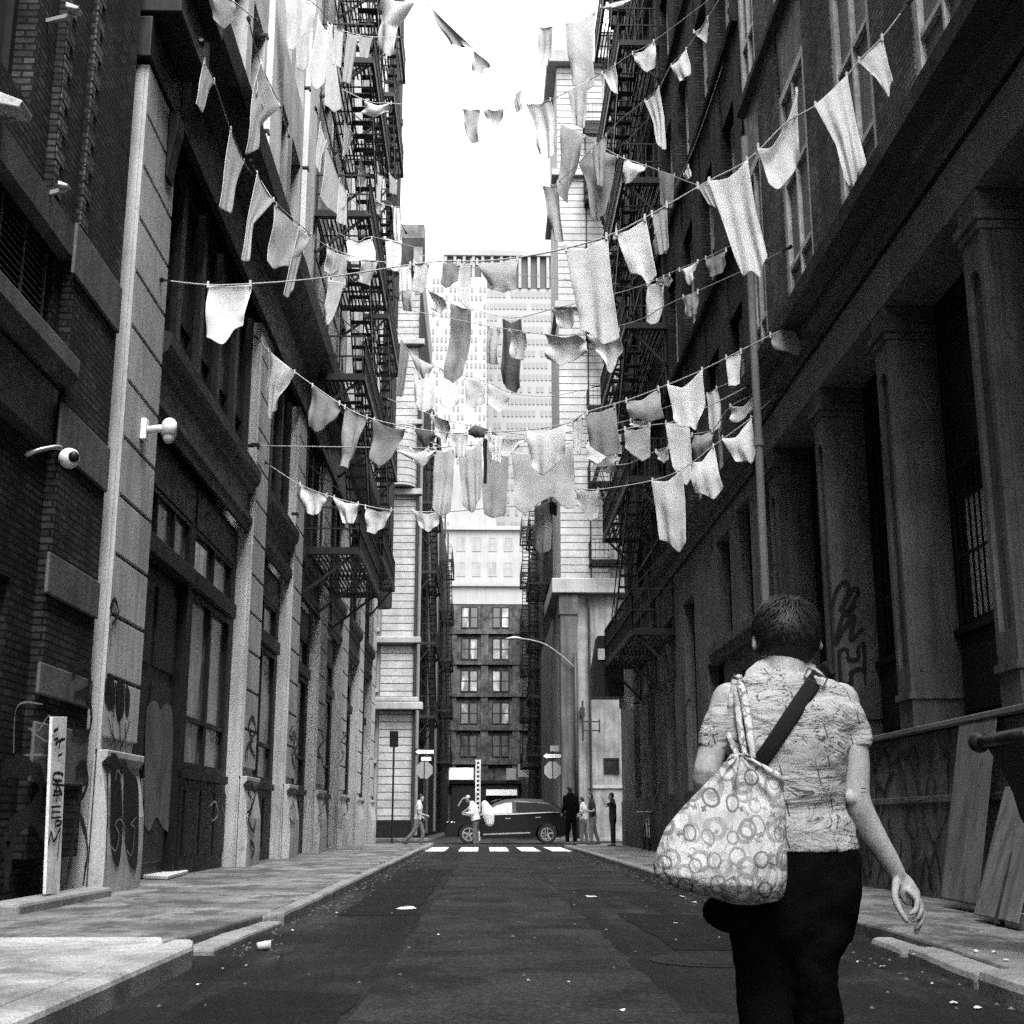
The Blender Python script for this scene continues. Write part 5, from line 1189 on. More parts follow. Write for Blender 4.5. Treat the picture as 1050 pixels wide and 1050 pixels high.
# tee shirt
def shirt_mat():
    k = NT('printed_tee_fabric'); g = k.pos(); v = k.map(g, (1, .6, 1.7))
    sp = k.n('ShaderNodeSeparateXYZ'); k.l(g, sp.inputs[0])
    n1 = k.noise(v, 6, 4, .6, 1.0); n2 = k.noise(k.map(g, (1, .6, 1.6)), 8, 3, .5); n3 = k.noise(v, 30, 4, .7, 2.5)
    ctr = lambda n, f, w: k.math('LESS_THAN', k.math('ABSOLUTE', k.math('SUBTRACT', k.math('FRACT', k.math('MULTIPLY', n, f)), .5)), w)
    f = k.math('MULTIPLY', ctr(n1, 11, .09), k.ramp(n2, [(.47, 0), (.53, 1)])); f2 = k.math('MULTIPLY', ctr(n3, 3, .05), k.ramp(n2, [(.40, 1), (.46, 0)]))
    blot = k.math('MULTIPLY', k.ramp(n3, [(.56, 0), (.61, 1)]), k.ramp(n2, [(.55, 0), (.6, .9)]))
    # little palm crowns with a trunk
    cb_ = k.n('ShaderNodeCombineXYZ'); k.l(k.math('MULTIPLY', sp.outputs[0], 9), cb_.inputs[0]); k.l(k.math('MULTIPLY', sp.outputs[2], 10.5), cb_.inputs[1])
    vo = k.n('ShaderNodeTexVoronoi', voronoi_dimensions='2D'); k.l(cb_.outputs[0], vo.inputs['Vector']); vo.inputs['Scale'].default_value = 1; vo.inputs['Randomness'].default_value = .8
    d = k.n('ShaderNodeVectorMath', operation='SUBTRACT'); k.l(cb_.outputs[0], d.inputs[0]); k.l(vo.outputs['Position'], d.inputs[1])
    s2 = k.n('ShaderNodeSeparateXYZ'); k.l(d.outputs[0], s2.inputs[0]); r = vo.outputs['Distance']
    an = k.math('ARCTAN2', s2.outputs[1], s2.outputs[0]); ray_ = k.math('LESS_THAN', k.math('ABSOLUTE', k.math('SINE', k.math('ADD', k.math('MULTIPLY', an, 4.5), k.math('MULTIPLY', r, 5)))), k.math('MULTIPLY', k.math('SUBTRACT', .34, r), 1.3))
    tr_ = k.math('MULTIPLY', k.math('LESS_THAN', k.math('ABSOLUTE', k.math('ADD', s2.outputs[0], k.math('MULTIPLY', s2.outputs[1], .18))), .022), k.math('MULTIPLY', k.math('LESS_THAN', s2.outputs[1], 0), k.math('GREATER_THAN', s2.outputs[1], -.48)))
    palm = k.math('MAXIMUM', ray_, tr_)
    c = k.ramp(k.noise(g, 5, 4, .6), [(.3, .27), (.7, .36)])
    for q, amt, col in ((f, .9, .05), (f2, .85, .05), (blot, .9, .04), (palm, .9, .04)): c = k.mix(k.math('MULTIPLY', q, amt), c, col)
    wr = k.noise(k.map(g, (2.0, 2.0, 6.0)), 2.2, 4, .55, .7); k.bump(k.math('ADD', wr, k.math('MULTIPLY', k.noise(g, 300, 2, .6), .02)), .5, .06)
    return k.fin(c, .95, 0, .1)
M['shirt'] = shirt_mat()
sh = MB(); torso(sh, .006, round0=False, round1=False)
for pts in ([(W(854, 724), .066), (W(867, 736, -.01), .062), (W(876, 752, -.012), .052), (W(879, 767, -.016), .047)], [(W(756, 724), .066), (W(744, 736, -.01), .06), (W(734, 752, -.012), .051), (W(729.5, 769, -.016), .046)]):
    sh.chain([p for p, r in pts], [r for p, r in pts], 20, round1=False)
so_ = remesh(sh.build('tee_shirt', M['shirt'], WO, True), .0075, 3)
tx = bpy.data.textures.new('folds', 'CLOUDS'); tx.noise_scale = .07; tx.noise_depth = 2
dp = so_.modifiers.new('folds', 'DISPLACE'); dp.texture = tx; dp.strength = .016; dp.mid_level = .5; dp.texture_coords = 'GLOBAL'
mb = MB(); cP = [W(776 + 61 * t, 702 - 5.5 * math.sin(math.pi * t) * -1 - 3, -.058 + .02 * abs(t - .5)) for t in [i / 12 for i in range(13)]]
mb.tube(cP, [(.004, .011)] * 13, 8); mb.build('collar', M['shirt'], WO, True)
# hair: scalp shell and many short locks
hs = MB(); hh = hc + Vector((0, -.008, .012)); hs.ball(hh, .101, .115, .11, 20, 14); hs.ball(hc + Vector((0, -.045, -.03)), .087, .075, .088, 16, 10)
ho = remesh(hs.build('hair', M['hair'], WO, True), .008, 2)
lk = MB(); rnd = random.Random(3)
for _ in range(4200):
    th = rnd.uniform(0, 2 * math.pi); ph = math.asin(rnd.uniform(-.72, 1)); d = Vector((math.cos(ph) * math.cos(th), math.cos(ph) * math.sin(th), math.sin(ph)))
    if d.y > .55 and d.z < .3: continue
    if d.z < -.35 and abs(d.x) > .82: continue
    p = hh + Vector((d.x * .102, d.y * .116, d.z * .111)); crown = Vector((.15, -.35, .92)).normalized()
    t = (d - crown * d.dot(crown)); t = (t.normalized() if t.length > .1 else Vector((1, 0, 0))) + Vector((rnd.uniform(-.45, .45), rnd.uniform(-.45, .45), rnd.uniform(-.3, .3)))
    t = (t - d * t.dot(d)).normalized(); ln = rnd.uniform(.03, .06); q = t.cross(d) * rnd.uniform(.0009, .002)
    a, b, c = p, p + t * ln * .5 + d * rnd.uniform(.004, .012), p + t * ln + d * rnd.uniform(-.012, .007)
    if d.z > .55: b += d * .004; c += d * .006
    i = len(lk.v); lk.v += [tuple(a - q), tuple(a + q), tuple(b + q), tuple(b - q), tuple(c)]; lk.f += [(i, i + 1, i + 2, i + 3), (i + 3, i + 2, i + 4)]
M['lock'] = NT('hair_strand').fin(.014, .5, 0, .2)
lk.build('hair_lock', M['lock'], ho, True, fix=False)
def back_y(x, z):
    # back surface of the torso
    best = None
    for (p1, a1, b1, r1, d1), (p2, a2, b2, r2, d2) in zip(TOR, TOR[1:]):
        z1, z2 = W(800, p1).z, W(800, p2).z
        if z2 <= z <= z1 or (best is None and z > z1):
            t = min(1, max(0, (z1 - z) / (z1 - z2))); A, B = W(a1 + (a2 - a1) * t, p1 + (p2 - p1) * t).x, W(b1 + (b2 - b1) * t, p1 + (p2 - p1) * t).x
            c, hw = (A + B) / 2, (B - A) / 2; ry = r1 + (r2 - r1) * t; best = WY + d1 + (d2 - d1) * t - ry * math.sqrt(max(0, 1 - ((x - c) / hw) ** 2))
            if z2 <= z <= z1: break
    return best if best is not None else WY
def band(pts, wd, m, name, parent, off=.02, th=.004, tail=None):
    P = []
    for a, b in pts:
        q = W(a, b); P.append(Vector((q.x, back_y(q.x, q.z) - off, q.z)))
    if tail: P += tail
    P = catmull(P, 6); mb = MB()
    mb.tube(P, [(wd / 2, th)] * len(P), 10, True, (P[0] - P[-1]).normalized().cross(Vector((0, 1, 0))))
    return mb.build(name, m, parent, True)
M['strap'] = stone('black_webbing', .008, .2, 20, 0, .2, 200, .8)
tt = MB()  # dark lines painting in the shade of the elbow creases
for k in range(3):
    cc = W(884, 811 + 4 * k, -.066); tt.tube(catmull([cc + Vector((-.026, .014, -.006)), cc + Vector((-.008, .0, .006)), cc + Vector((.012, .004, .008)), cc + Vector((.026, .02, .0))], 5), .0016, 6)
M['crease_tone'] = flat('crease_shade', .03, .8)
tt.build('elbow_crease', M['crease_tone'], WO, True)
cb = thing('crossbody_bag', 'black crossbody bag with wide black strap worn across the back', 'bag', W(735, 945))
s1 = W(846, 690); 
band([(764, 792), (778, 771), (795, 745), (812, 722), (828, 702), (840, 691)], .05, M['strap'], 'strap', cb, .022, .003, [Vector((s1.x + .01, WY - .02, s1.z + .012)), Vector((s1.x + .005, WY + .06, s1.z - .02))])
bk = MB(); c = W(829, 698); c.y = back_y(c.x, c.z) - .05; u = (W(836, 706) - W(822, 690)); u.y = 0; u = Vector((.75, 0, -.42)).normalized(); v = Vector((.42, 0, .75)).normalized()
for a, b in (((-1, -1), (1, -1)), ((1, -1), (1, 1)), ((1, 1), (-1, 1)), ((-1, 1), (-1, -1))):
    bk.tube([c + u * .034 * a[0] + v * .016 * a[1], c + u * .034 * b[0] + v * .016 * b[1]], .0028, 8)
bk.build('buckle', M['chrome'], cb)
mb = MB(); mb.chain([W(734, 934, -.06), W(746, 939, -.06), W(762, 941, -.06)], [(.045, .035), (.05, .04), (.045, .04)], 14, (0, 0, 1)); mb.build('pouch', M['cloth_black'], cb, True)
# tote bag with printed ring-and-cross signs
def tote_mat():
    k = NT('printed_tote_cotton'); g = k.pos(); sp = k.n('ShaderNodeSeparateXYZ'); k.l(g, sp.inputs[0])
    def layer(scale, off, r0, r1, val, col):
        cb_ = k.n('ShaderNodeCombineXYZ'); k.l(k.math('ADD', k.math('MULTIPLY', sp.outputs[0], scale * 1.12), off), cb_.inputs[0]); k.l(k.math('ADD', k.math('MULTIPLY', sp.outputs[2], scale), off * 1.7), cb_.inputs[1])
        wv = k.n('ShaderNodeTexNoise'); k.l(g, wv.inputs['Vector']); wv.inputs['Scale'].default_value = 9
        ad = k.n('ShaderNodeVectorMath', operation='MULTIPLY_ADD'); k.l(wv.outputs['Color'], ad.inputs[0]); ad.inputs[1].default_value = (.22, .22, 0); k.l(cb_.outputs[0], ad.inputs[2])
        v = k.n('ShaderNodeTexVoronoi', voronoi_dimensions='2D'); k.l(ad.outputs[0], v.inputs['Vector']); v.inputs['Scale'].default_value = 1; v.inputs['Randomness'].default_value = .5
        d = k.n('ShaderNodeVectorMath', operation='SUBTRACT'); k.l(ad.outputs[0], d.inputs[0]); k.l(v.outputs['Position'], d.inputs[1])
        cs = k.n('ShaderNodeSeparateColor'); k.l(v.outputs['Color'], cs.inputs[0]); ang = k.math('MULTIPLY', cs.outputs[0], 6.283)
        ro = k.n('ShaderNodeVectorRotate', rotation_type='Z_AXIS'); k.l(d.outputs[0], ro.inputs['Vector']); k.l(ang, ro.inputs['Angle'])
        s2 = k.n('ShaderNodeSeparateXYZ'); k.l(ro.outputs[0], s2.inputs[0]); lx, ly = s2.outputs[0], s2.outputs[1]; sz = k.math('ADD', .75, k.math('MULTIPLY', cs.outputs[1], .35))
        lx, ly = k.math('DIVIDE', lx, sz), k.math('DIVIDE', ly, sz)
        ln = k.math('SQRT', k.math('ADD', k.math('MULTIPLY', lx, lx), k.math('MULTIPLY', k.math('MULTIPLY', ly, ly), 1.15)))
        ring = k.math('MULTIPLY', k.math('GREATER_THAN', ln, r0), k.math('LESS_THAN', ln, r1))
        st = k.math('MULTIPLY', k.math('LESS_THAN', k.math('ABSOLUTE', lx), .045), k.math('MULTIPLY', k.math('GREATER_THAN', ly, r1 - .02), k.math('LESS_THAN', ly, r1 + .26)))
        br = k.math('MULTIPLY', k.math('LESS_THAN', k.math('ABSOLUTE', lx), .12), k.math('MULTIPLY', k.math('GREATER_THAN', ly, r1 + .09), k.math('LESS_THAN', ly, r1 + .17)))
        m = k.math('MAXIMUM', ring, k.math('MAXIMUM', st, br)); tone = k.math('ADD', val, k.math('MULTIPLY', cs.outputs[2], .16))
        return k.mix(k.math('MULTIPLY', m, .85), col, tone), cs
    base = k.ramp(k.noise(g, 5, 4, .6), [(.3, .38), (.7, .47)])
    c, _ = layer(9.0, 3.3, .22, .36, .17, base); c, _ = layer(10.5, 17.9, .24, .36, .12, c); c, _ = layer(12.5, 41.7, .26, .36, .07, c) 
    wr = k.noise(k.map(g, (5.5, 5.5, 1.8)), 2.4, 5, .6, .6); k.bump(wr, .7, .05)
    return k.fin(c, .9, 0, .15)
M['tote'] = tote_mat()
tb = thing('tote_bag', 'full white cotton tote bag printed with grey ring and cross signs', 'bag', YP(745, 925, 3.98))
ROWS = [(772, 751, 766, .02), (780, 745, 778, .03), (790, 737, 799, .04), (800, 728, 805, .05), (815, 713, 806, .06), (832, 697, 806.5, .075), (850, 683, 807, .085), (870, 675, 807, .095), (886, 670.5, 807, .1), (898, 672, 807, .098), (907, 684, 806, .09), (914, 702, 805, .075), (920, 724, 803, .055), (925, 744, 797, .035), (928, 754, 780, .02)]
P, Q = [], []
for py, a, b, ry in ROWS:
    p, q = YP(a, py, 3.97), YP(b, py, 3.97); P.append(Vector(((p.x + q.x) / 2, 3.985, p.z))); Q.append(((q.x - p.x) / 2, ry))
PP, QQ = [], []
for i in range(len(P) - 1):
    for t in (0, .25, .5, .75): PP.append(P[i].lerp(P[i + 1], t)); QQ.append(tuple(Q[i][k] * (1 - t) + Q[i + 1][k] * t for k in (0, 1)))
mb = MB(); NR = 72
for c, (rx, ry) in zip(PP + [P[-1]], QQ + [Q[-1]]):
    for k in range(NR): a = 2 * math.pi * k / NR; ca, sa = math.cos(a), math.sin(a); mb.v.append((c.x + rx * math.copysign(abs(ca) ** .85, ca), c.y + ry * math.copysign(abs(sa) ** .85, sa), c.z))
for i in range(len(PP)):
    for k in range(NR): j = (k + 1) % NR; mb.f.append((i * NR + k, i * NR + j, (i + 1) * NR + j, (i + 1) * NR + k))
mb.f.append(tuple(range(NR - 1, -1, -1))); mb.f.append(tuple(range(len(PP) * NR, len(PP) * NR + NR)))
c0 = YP(757, 774, 3.98)
for i, v in enumerate(mb.v):
    v = Vector(v); d = v - c0; ang = math.atan2(d.x, -d.z); r = d.length
    f = .010 * math.sin(ang * 13 + noise.noise(v * 6) * 2) * max(0, 1 - r / .42) + .014 * noise.noise(v * 7) + .006 * noise.noise(v * 18)
    mb.v[i] = tuple(v + Vector((.15 * f, -f * 1.3 if v.y < 3.985 else f, .25 * f * (1 if r > .1 else 0))))
bagm = mb.build('bag_body', M['tote'], tb, True)
su = bagm.modifiers.new('soft', 'SUBSURF'); su.levels = 1; su.render_levels = 1
sp_ = W(753, 699)
for pts, wd in (([(752, 778), (745, 750), (747, 722), (751, 706), (753, 698)], .03), ([(764, 780), (760, 750), (757, 722), (755, 708), (755, 699)], .026), ([(757, 779), (752, 745), (751, 715), (753, 699)], .022)):
    band(pts, wd, M['tote'], 'strap', tb, .03, .007, [Vector((sp_.x + .008, WY - .03, sp_.z + .012)), Vector((sp_.x + .012, WY + .06, sp_.z - .02)), Vector((sp_.x + .0, WY + .11, sp_.z - .1))])
# ------------------------------------------------------------------ the car
CY, CX = 52.0, px2(457, 52.0)
car = thing('car', 'glossy black five door car crossing the end of the alley, facing left', 'car', (CX + 2.4, CY, 0))
def cp(x, z, y): return (CX + x, CY + y, z)
def arc(cx, r, a0, a1, n=9): return [(cx + r * math.cos(R(a0 + (a1 - a0) * i / n)), .36 + r * math.sin(R(a0 + (a1 - a0) * i / n))) for i in range(n + 1)]
low = [(.1, .28), (.02, .42), (.0, .62), (.1, .8), (.4, .93), (.9, 1.01), (1.35, 1.07), (2.6, 1.1), (4.2, 1.17), (4.72, 1.16), (4.84, .95), (4.88, .6), (4.8, .34)] + [(4.5, .27)] + arc(3.95, .43, -12, 192) + [(3.4, .22), (1.5, .22)] + arc(.95, .43, -12, 192) + [(.4, .26)]
mb = MB(); n = len(low)
for y, sh_, in ((-.86, .96), (-.93, 1.0), (.93, 1.0), (.86, .96)):
    for x, z in low: mb.v.append(cp(x, z if sh_ == 1 or z < .9 else z + .0, y) if sh_ == 1 else cp(2.44 + (x - 2.44) * .985, z + (.03 if z > .8 else 0), y))
for k in range(3):
    for i in range(n): j = (i + 1) % n; mb.f.append((k * n + i, k * n + j, (k + 1) * n + j, (k + 1) * n + i))
mb.v, keep = mb.v, None
mb.f.append(tuple(range(n - 1, -1, -1))); mb.f.append(tuple(range(3 * n, 4 * n)))
bo = mb.build('car_body', M['carpaint'], car, False)
top = [(1.25, 1.06, .84), (1.95, 1.53, .7), (2.35, 1.67, .66), (3.0, 1.72, .65), (3.7, 1.68, .65), (4.2, 1.56, .67), (4.72, 1.17, .8)]
mb = MB(); m_ = len(top)
for s in (-1, 1):
    for x, z, hw in top: mb.v.append(cp(x, z, s * hw))
mb.f += [tuple(range(m_)), tuple(range(2 * m_ - 1, m_ - 1, -1))] + [(i, m_ + i, m_ + i + 1, i + 1) for i in range(m_ - 1)] + [(0, m_ - 1, 2 * m_ - 1, m_)]
rf = mb.build('roof', M['carpaint'], car)
def side_glass(pts, m, name):
    for s in (-1, 1):
        P = []
        for x, z in pts:
            t = (z - 1.08) / (1.62 - 1.08); P.append(Vector(cp(x, z, s * (.845 - .185 * t + .012))))
        MB().prism(P, (0, s * .008, 0)).build(name, m, car)
side_glass([(1.5, 1.12), (1.98, 1.42), (2.32, 1.53), (2.6, 1.55), (2.62, 1.14)], M['paint_lit_glass'], 'side_window')  # pale pane stands in for the bright street seen through it
side_glass([(2.78, 1.15), (2.76, 1.56), (3.55, 1.55), (4.1, 1.45), (4.35, 1.24), (4.2, 1.2)], M['carglass'], 'side_window')
MB().prism([cp(1.3, 1.1, -.72), cp(1.92, 1.49, -.6), cp(1.92, 1.49, .6), cp(1.3, 1.1, .72)], (-.02, 0, .03)).build('windscreen', M['carglass'], car)
for s in (-1, 1):
    mb = MB(); mb.bar(cp(1.5, .36, s * .938), cp(3.3, .42, s * .938), .02, .05); mb.bar(cp(1.4, 1.095, s * .88), cp(4.3, 1.19, s * .87), .02, .035); mb.bar(cp(2.0, 1.525, s * .705), cp(2.7, 1.605, s * .675), .02, .03); mb.bar(cp(2.7, 1.605, s * .675), cp(4.1, 1.5, s * .69), .02, .03); mb.build('trim', M['chrome'], car)
    mb = MB(); mb.bar(cp(2.35, .95, s * .94), cp(2.55, .955, s * .94), .025, .03); mb.bar(cp(3.5, .99, s * .94), cp(3.7, .995, s * .94), .025, .03); mb.build('door_handle', M['chrome'], car)
    mb = MB(); mb.ball(cp(1.62, 1.15, s * 1.0), .11, .06, .075); mb.build('mirror', M['carpaint'], car, True)
    mb = MB(); mb.ball(cp(.28, .8, s * .78), .2, .13, .07); mb.build('headlight', M['chrome'], car, True)
    mb = MB(); mb.ball(cp(4.72, 1.0, s * .78), .12, .12, .1); mb.build('tail_light', M['grey'], car, True)
    for wx in (.95, 3.95):
        w_ = MB(); y0, y1 = (s * .72, s * .94)
        def cyl(mb, r0, r1, ya, yb, nn=28):
            b = len(mb.v)
            for yy, rr in ((ya, r0), (yb, r0), (yb, r1), (ya, r1)):
                for i in range(nn): a = 2 * math.pi * i / nn; mb.v.append(cp(wx + rr * math.cos(a), .36 + rr * math.sin(a), yy))
            for k in range(4):
                for i in range(nn): j = (i + 1) % nn; kk = (k + 1) % 4; mb.f.append((b + k * nn + i, b + k * nn + j, b + kk * nn + j, b + kk * nn + i))
        cyl(w_, .36, .25, y0, y1); ty = w_.build('wheel', M['rubber'], car, False, .01)
        rm = MB(); cyl(rm, .25, .215, y0 + .01 * s, y1 - s * .01)
        rm.tube([cp(wx, .36, y1 - s * .05), cp(wx, .36, y1 - s * .02)], .06, 12)
        for q in range(5): a = 2 * math.pi * q / 5 + .3; rm.bar(cp(wx, .36, y1 - s * .035), cp(wx + .23 * math.cos(a), .36 + .23 * math.sin(a), y1 - s * .03), .03, .06)
        rm.build('rim', M['chrome'], ty)
# ------------------------------------------------------------------ signs, lamp, bicycle
def octagon(c, r, th=.01): return MB().prism([(c[0] + r * math.cos(R(22.5 + 45 * k)), c[1], c[2] + r * math.sin(R(22.5 + 45 * k))) for k in range(8)], (0, th, 0))
def text_mesh(s, size, m, name, parent, loc, rot):
    cu = bpy.data.curves.new(name, 'FONT'); cu.body = s; cu.size = size; cu.align_x = 'CENTER'; cu.align_y = 'CENTER'; cu.extrude = .001
    t = bpy.data.objects.new(name, cu); me = bpy.data.meshes.new_from_object(t); bpy.data.objects.remove(t)
    me.transform(Matrix.Translation(loc) @ rot.to_matrix().to_4x4()); me.materials.clear(); me.materials.append(m)
    o = bpy.data.objects.new(name, me); COL.objects.link(o); o.parent = parent; o.matrix_parent_inverse = Matrix.Translation(parent_world(parent)).inverted(); return o
from mathutils import Euler
def arrow_plate(root, c, w, h_):
    x, y, z = c
    pl = MB().box(x - w / 2, y, z - h_ / 2, x + w / 2, y + .008, z + h_ / 2).build('sign_plate', M['black'], root)
    a = .34 * h_
    pts = [(x - w * .46, z), (x - w * .27, z + a * 1.2), (x - w * .27, z + a * .75), (x + w * .45, z + a * .75), (x + w * .45, z - a * .75), (x - w * .27, z - a * .75), (x - w * .27, z - a * 1.2)]
    MB().prism([(p, y - .004, q) for p, q in pts], (0, .003, 0)).build('arrow', M['white'], pl)
    text_mesh('ONE WAY', h_ * .36, M['black'], 'lettering', pl, Vector((x + w * .1, y - .006, z)), Euler((R(90), 0, 0)))
for px, lab, extra in ((436, 'stop sign seen from behind under arrow signs, left of the alley end', 0), (565, 'stop sign seen from behind under arrow sign, right of the alley end', 1)):
    y = 60.4; x = px2(px, y); z = .85 + (842 - 792) / 1330 * y
    sg_ = thing('street_sign', lab, 'sign', (x, y, .1))
    mb = MB(); mb.box(x - .03, y, .1, x + .03, y + .05, z + 1.1)
    mb.build('post', M['iron2'], sg_); octagon((x, y - .02, z), .41).build('sign_plate', M['steel'], sg_)
    mb = MB(); mb.box(x - .025, y - .03, z - .45, x + .025, y - .021, z + .4); mb.build('bracket', M['iron2'], sg_)
    arrow_plate(sg_, (x, y - .035, .85 + (842 - (774 if not extra else 778)) / 1330 * y), .92, .3)
    if extra: MB().box(x - .1, y - .02, z + .85, x + .3, y - .01, z + 1.1).build('sign_plate', M['steel'], sg_)
    else: MB().box(x - .15, y - .04, z + .42, x + .3, y - .03, z + .58).build('sign_plate', M['white'], sg_)
y = 45.8; x = px2(405, y)
sg_ = thing('street_sign', 'slim pole with dark square sign before left white corner building', 'sign', (x, y, .1))
MB().tube([(x, y, .1), (x, y, 3.9)], .035, 8).build('post', M['iron2'], sg_); MB().box(x - .15, y - .05, 3.35, x + .15, y - .036, 3.9).build('sign_plate', M['iron'], sg_)
x, y = 4.2, 38.2
sg_ = thing('street_sign', 'small pale rectangular sign at the right wall corner', 'sign', (x, y, 4.2))
MB().box(x - .22, y, 4.05, x + .22, y + .012, 4.4).build('sign_plate', M['offwhite'], sg_); MB().bar((x + .22, y + .02, 4.2), (XR, y + .02, 4.2), .03).build('bracket', M['iron2'], sg_)
mb = MB(); mb.box(px2(606, 38), 37.5, 4.35, px2(637, 38), 38.6, 5.25); mb.prism([(px2(606, 38), 37.5, 5.25), (px2(637, 38), 37.5, 5.25), (px2(637, 38), 37.5, 6.1), (px2(611, 38), 37.5, 6.1)], (0, .9, 0))
hb = thing('hanging_box', 'black hanging box with bright panel under the right fire escape', 'sign box', (3.7, 38, 4.35)); mb.build('casing', M['black'], hb)
MB().box(px2(611, 38), 37.47, 5.4, px2(631, 38), 37.49, 5.72).build('panel', M['offwhite'], hb); MB().box(px2(618, 38), 37.45, 5.4, px2(623, 38), 37.465, 5.55).build('keyhole', M['black'], hb); MB().bar((px2(637, 38), 38, 5.6), (XR, 38, 5.6), .06).build('bracket', M['black'], hb)
y = 59.5
br = thing('wall_bracket', 'dark empty sign bracket projecting beside the right pale corner building', 'bracket', (4.5, y, 5))
mb = MB(); x0, x1 = px2(596, y), px2(613, y); mb.bar((x0, y, 5.25), (x1, y, 5.25), .06); mb.bar((x0, y, 4.85), (x1, y, 4.85), .06); mb.bar((x1, y, 4.75), (x1, y, 5.35), .06); mb.bar((x0, y, 4.4), (x0, y, 6.2), .08); mb.box(x0 - .1, y - .05, 5.5, x0 + .1, y + .45, 5.9); mb.build('frame', M['iron2'], br)
y = 59.6
sl = thing('street_lamp', 'street lamp with long curved arm reaching left over the crossing', 'street lamp', (4.22, y, .1))
MB().tube([(4.22, y, .1), (4.22, y, 4), (4.22, y, 8.4)], [.11, .09, .07], 10).build('post', M['iron2'], sl, True)
MB().tube(catmull([(4.22, y, 7.7), (3.6, y, 8.25), (2.9, y, 8.75), (2.2, y, 8.98), (1.6, y, 9.05)], 6), .035, 8).build('arm', M['metal_mid'], sl, True)
MB().chain([(1.7, y, 9.06), (1.4, y, 9.08), (1.1, y, 9.04)], [(.06, .05), (.13, .08), (.1, .05)], 12, (0, 1, 0)).build('lamp_head', M['grey'], sl, True)
y = 60.6; x = px2(490, y)
ld = thing('ladder', 'pale upright ladder standing behind the dark car', 'ladder', (x, y, 0))
mb = MB(); mb.box(x - .12, y, 0, x - .06, y + .06, 3.6); mb.box(x + .06, y, 0, x + .12, y + .06, 3.6)
for k in range(18): mb.box(x - .059, y + .005, .1 + k * .2, x + .059, y + .05, .19 + k * .2)
mb.build('ladder_frame', M['metal_pale'], ld)
bc = thing('bicycle', 'dark bicycle leaning against the graffiti covered wall at right', 'bicycle', (4.2, 35, .1))
def bp(y, z): return Vector((4.28 + (z - .1) * .1, 34.4 + y, z + .1))
for y in (0, 1.05):
    mb = MB(); mb.tube([bp(y + .33 * math.cos(a), .34 + .33 * math.sin(a)) for a in [2 * math.pi * i / 24 for i in range(25)]], .018, 6)
    for q in range(9): a = math.pi * q / 9; mb.tube([bp(y + .32 * math.cos(a), .34 + .32 * math.sin(a)), bp(y - .32 * math.cos(a), .34 - .32 * math.sin(a))], .003, 4)
    mb.build('wheel', M['rubber'], bc)
mb = MB()
for a, b in (((0, .34), (.35, .78)), ((.35, .78), (.45, .32)), ((.45, .32), (0, .34)), ((.35, .78), (.88, .8)), ((.45, .32), (.86, .7)), ((.84, .88), (1.05, .34)), ((.35, .78), (.32, .92))): mb.tube([bp(*a), bp(*b)], .018, 8)
mb.build('frame', M['steel'], bc)
MB().chain([bp(.2, .94), bp(.32, .95), bp(.46, .93)], [(.07, .025), (.05, .025), (.02, .015)], 10, (1, 0, 0)).build('saddle', M['black'], bc, True)
MB().tube([bp(.9, .98) + Vector((-.28, -.05, 0)), bp(.86, 1.0), bp(.9, .98) + Vector((.14, -.05, 0))], .014, 8).build('handlebar', M['steel'], bc)
# ------------------------------------------------------------------ small fittings on the left walls
c = XP(148, 442, XL + .05)
cm = thing('security_camera', 'white dome security camera on the first pale pilaster', 'camera', c)
MB().box(XL + .031, c.y - .12, c.z - .13, XL + .1, c.y + .02, c.z + .13).build('wall_plate', M['white'], cm, bevel=.01); mb = MB(); mb.tube([(XL + .1, c.y - .05, c.z), (XL + .26, c.y - .05, c.z + .02), (XL + .34, c.y - .05, c.z)], .045, 10); mb.build('arm', M['white'], cm, True)
mb = MB(); mb.chain([(XL + .36, c.y - .05, c.z + .06), (XL + .36, c.y - .05, c.z - .06)], [.09, .095], 16, round1=False); mb.build('housing', M['white'], cm, True); MB().ball((XL + .36, c.y - .05, c.z - .08), .075, .075, .09).build('dome', M['offwhite'], cm, True)
a, b, c = XP(38, 462, xb + .15), XP(62, 459, xb + .3), XP(71, 470, xb + .32)
cm = thing('security_camera', 'round security camera on a thin bent arm beside brick pier', 'camera', c)
MB().tube(catmull([a + Vector((-.1, 0, -.05)), a, a.lerp(b, .5) + Vector((.05, 0, .02)), b], 4), .022, 8).build('arm', M['steel'], cm, True); MB().ball(c, .1).build('housing', M['white'], cm, True); MB().ball(c + Vector((.06, -.06, .0)), .055).build('lens', M['black'], cm, True)
for (px, py, sz, lab) in ((13, 108, .26, 'large white floodlight under the brick window at far left'), (76, 9, .13, 'small white floodlight high on the brick pier'), (66, 190, .1, 'little white lamp fixed midway up the brick pier')):
    c = XP(px, py, xb + .28); fl = thing('floodlight', lab, 'lamp', c)
    s = sz / 2
    MB().prism([c + Vector((-s, -s, .6 * s)), c + Vector((s, -s, -.2 * s)), c + Vector((s * .8, -s, -.7 * s)), c + Vector((-s, -s, -.35 * s))], (0, 2 * s, 0)).build('housing', M['offwhite'], fl, bevel=.01)
    MB().bar((xb, c.y + s, c.z - .1), (c.x, c.y + s * .7, c.z - s * .5), .04).build('bracket', M['steel'], fl)
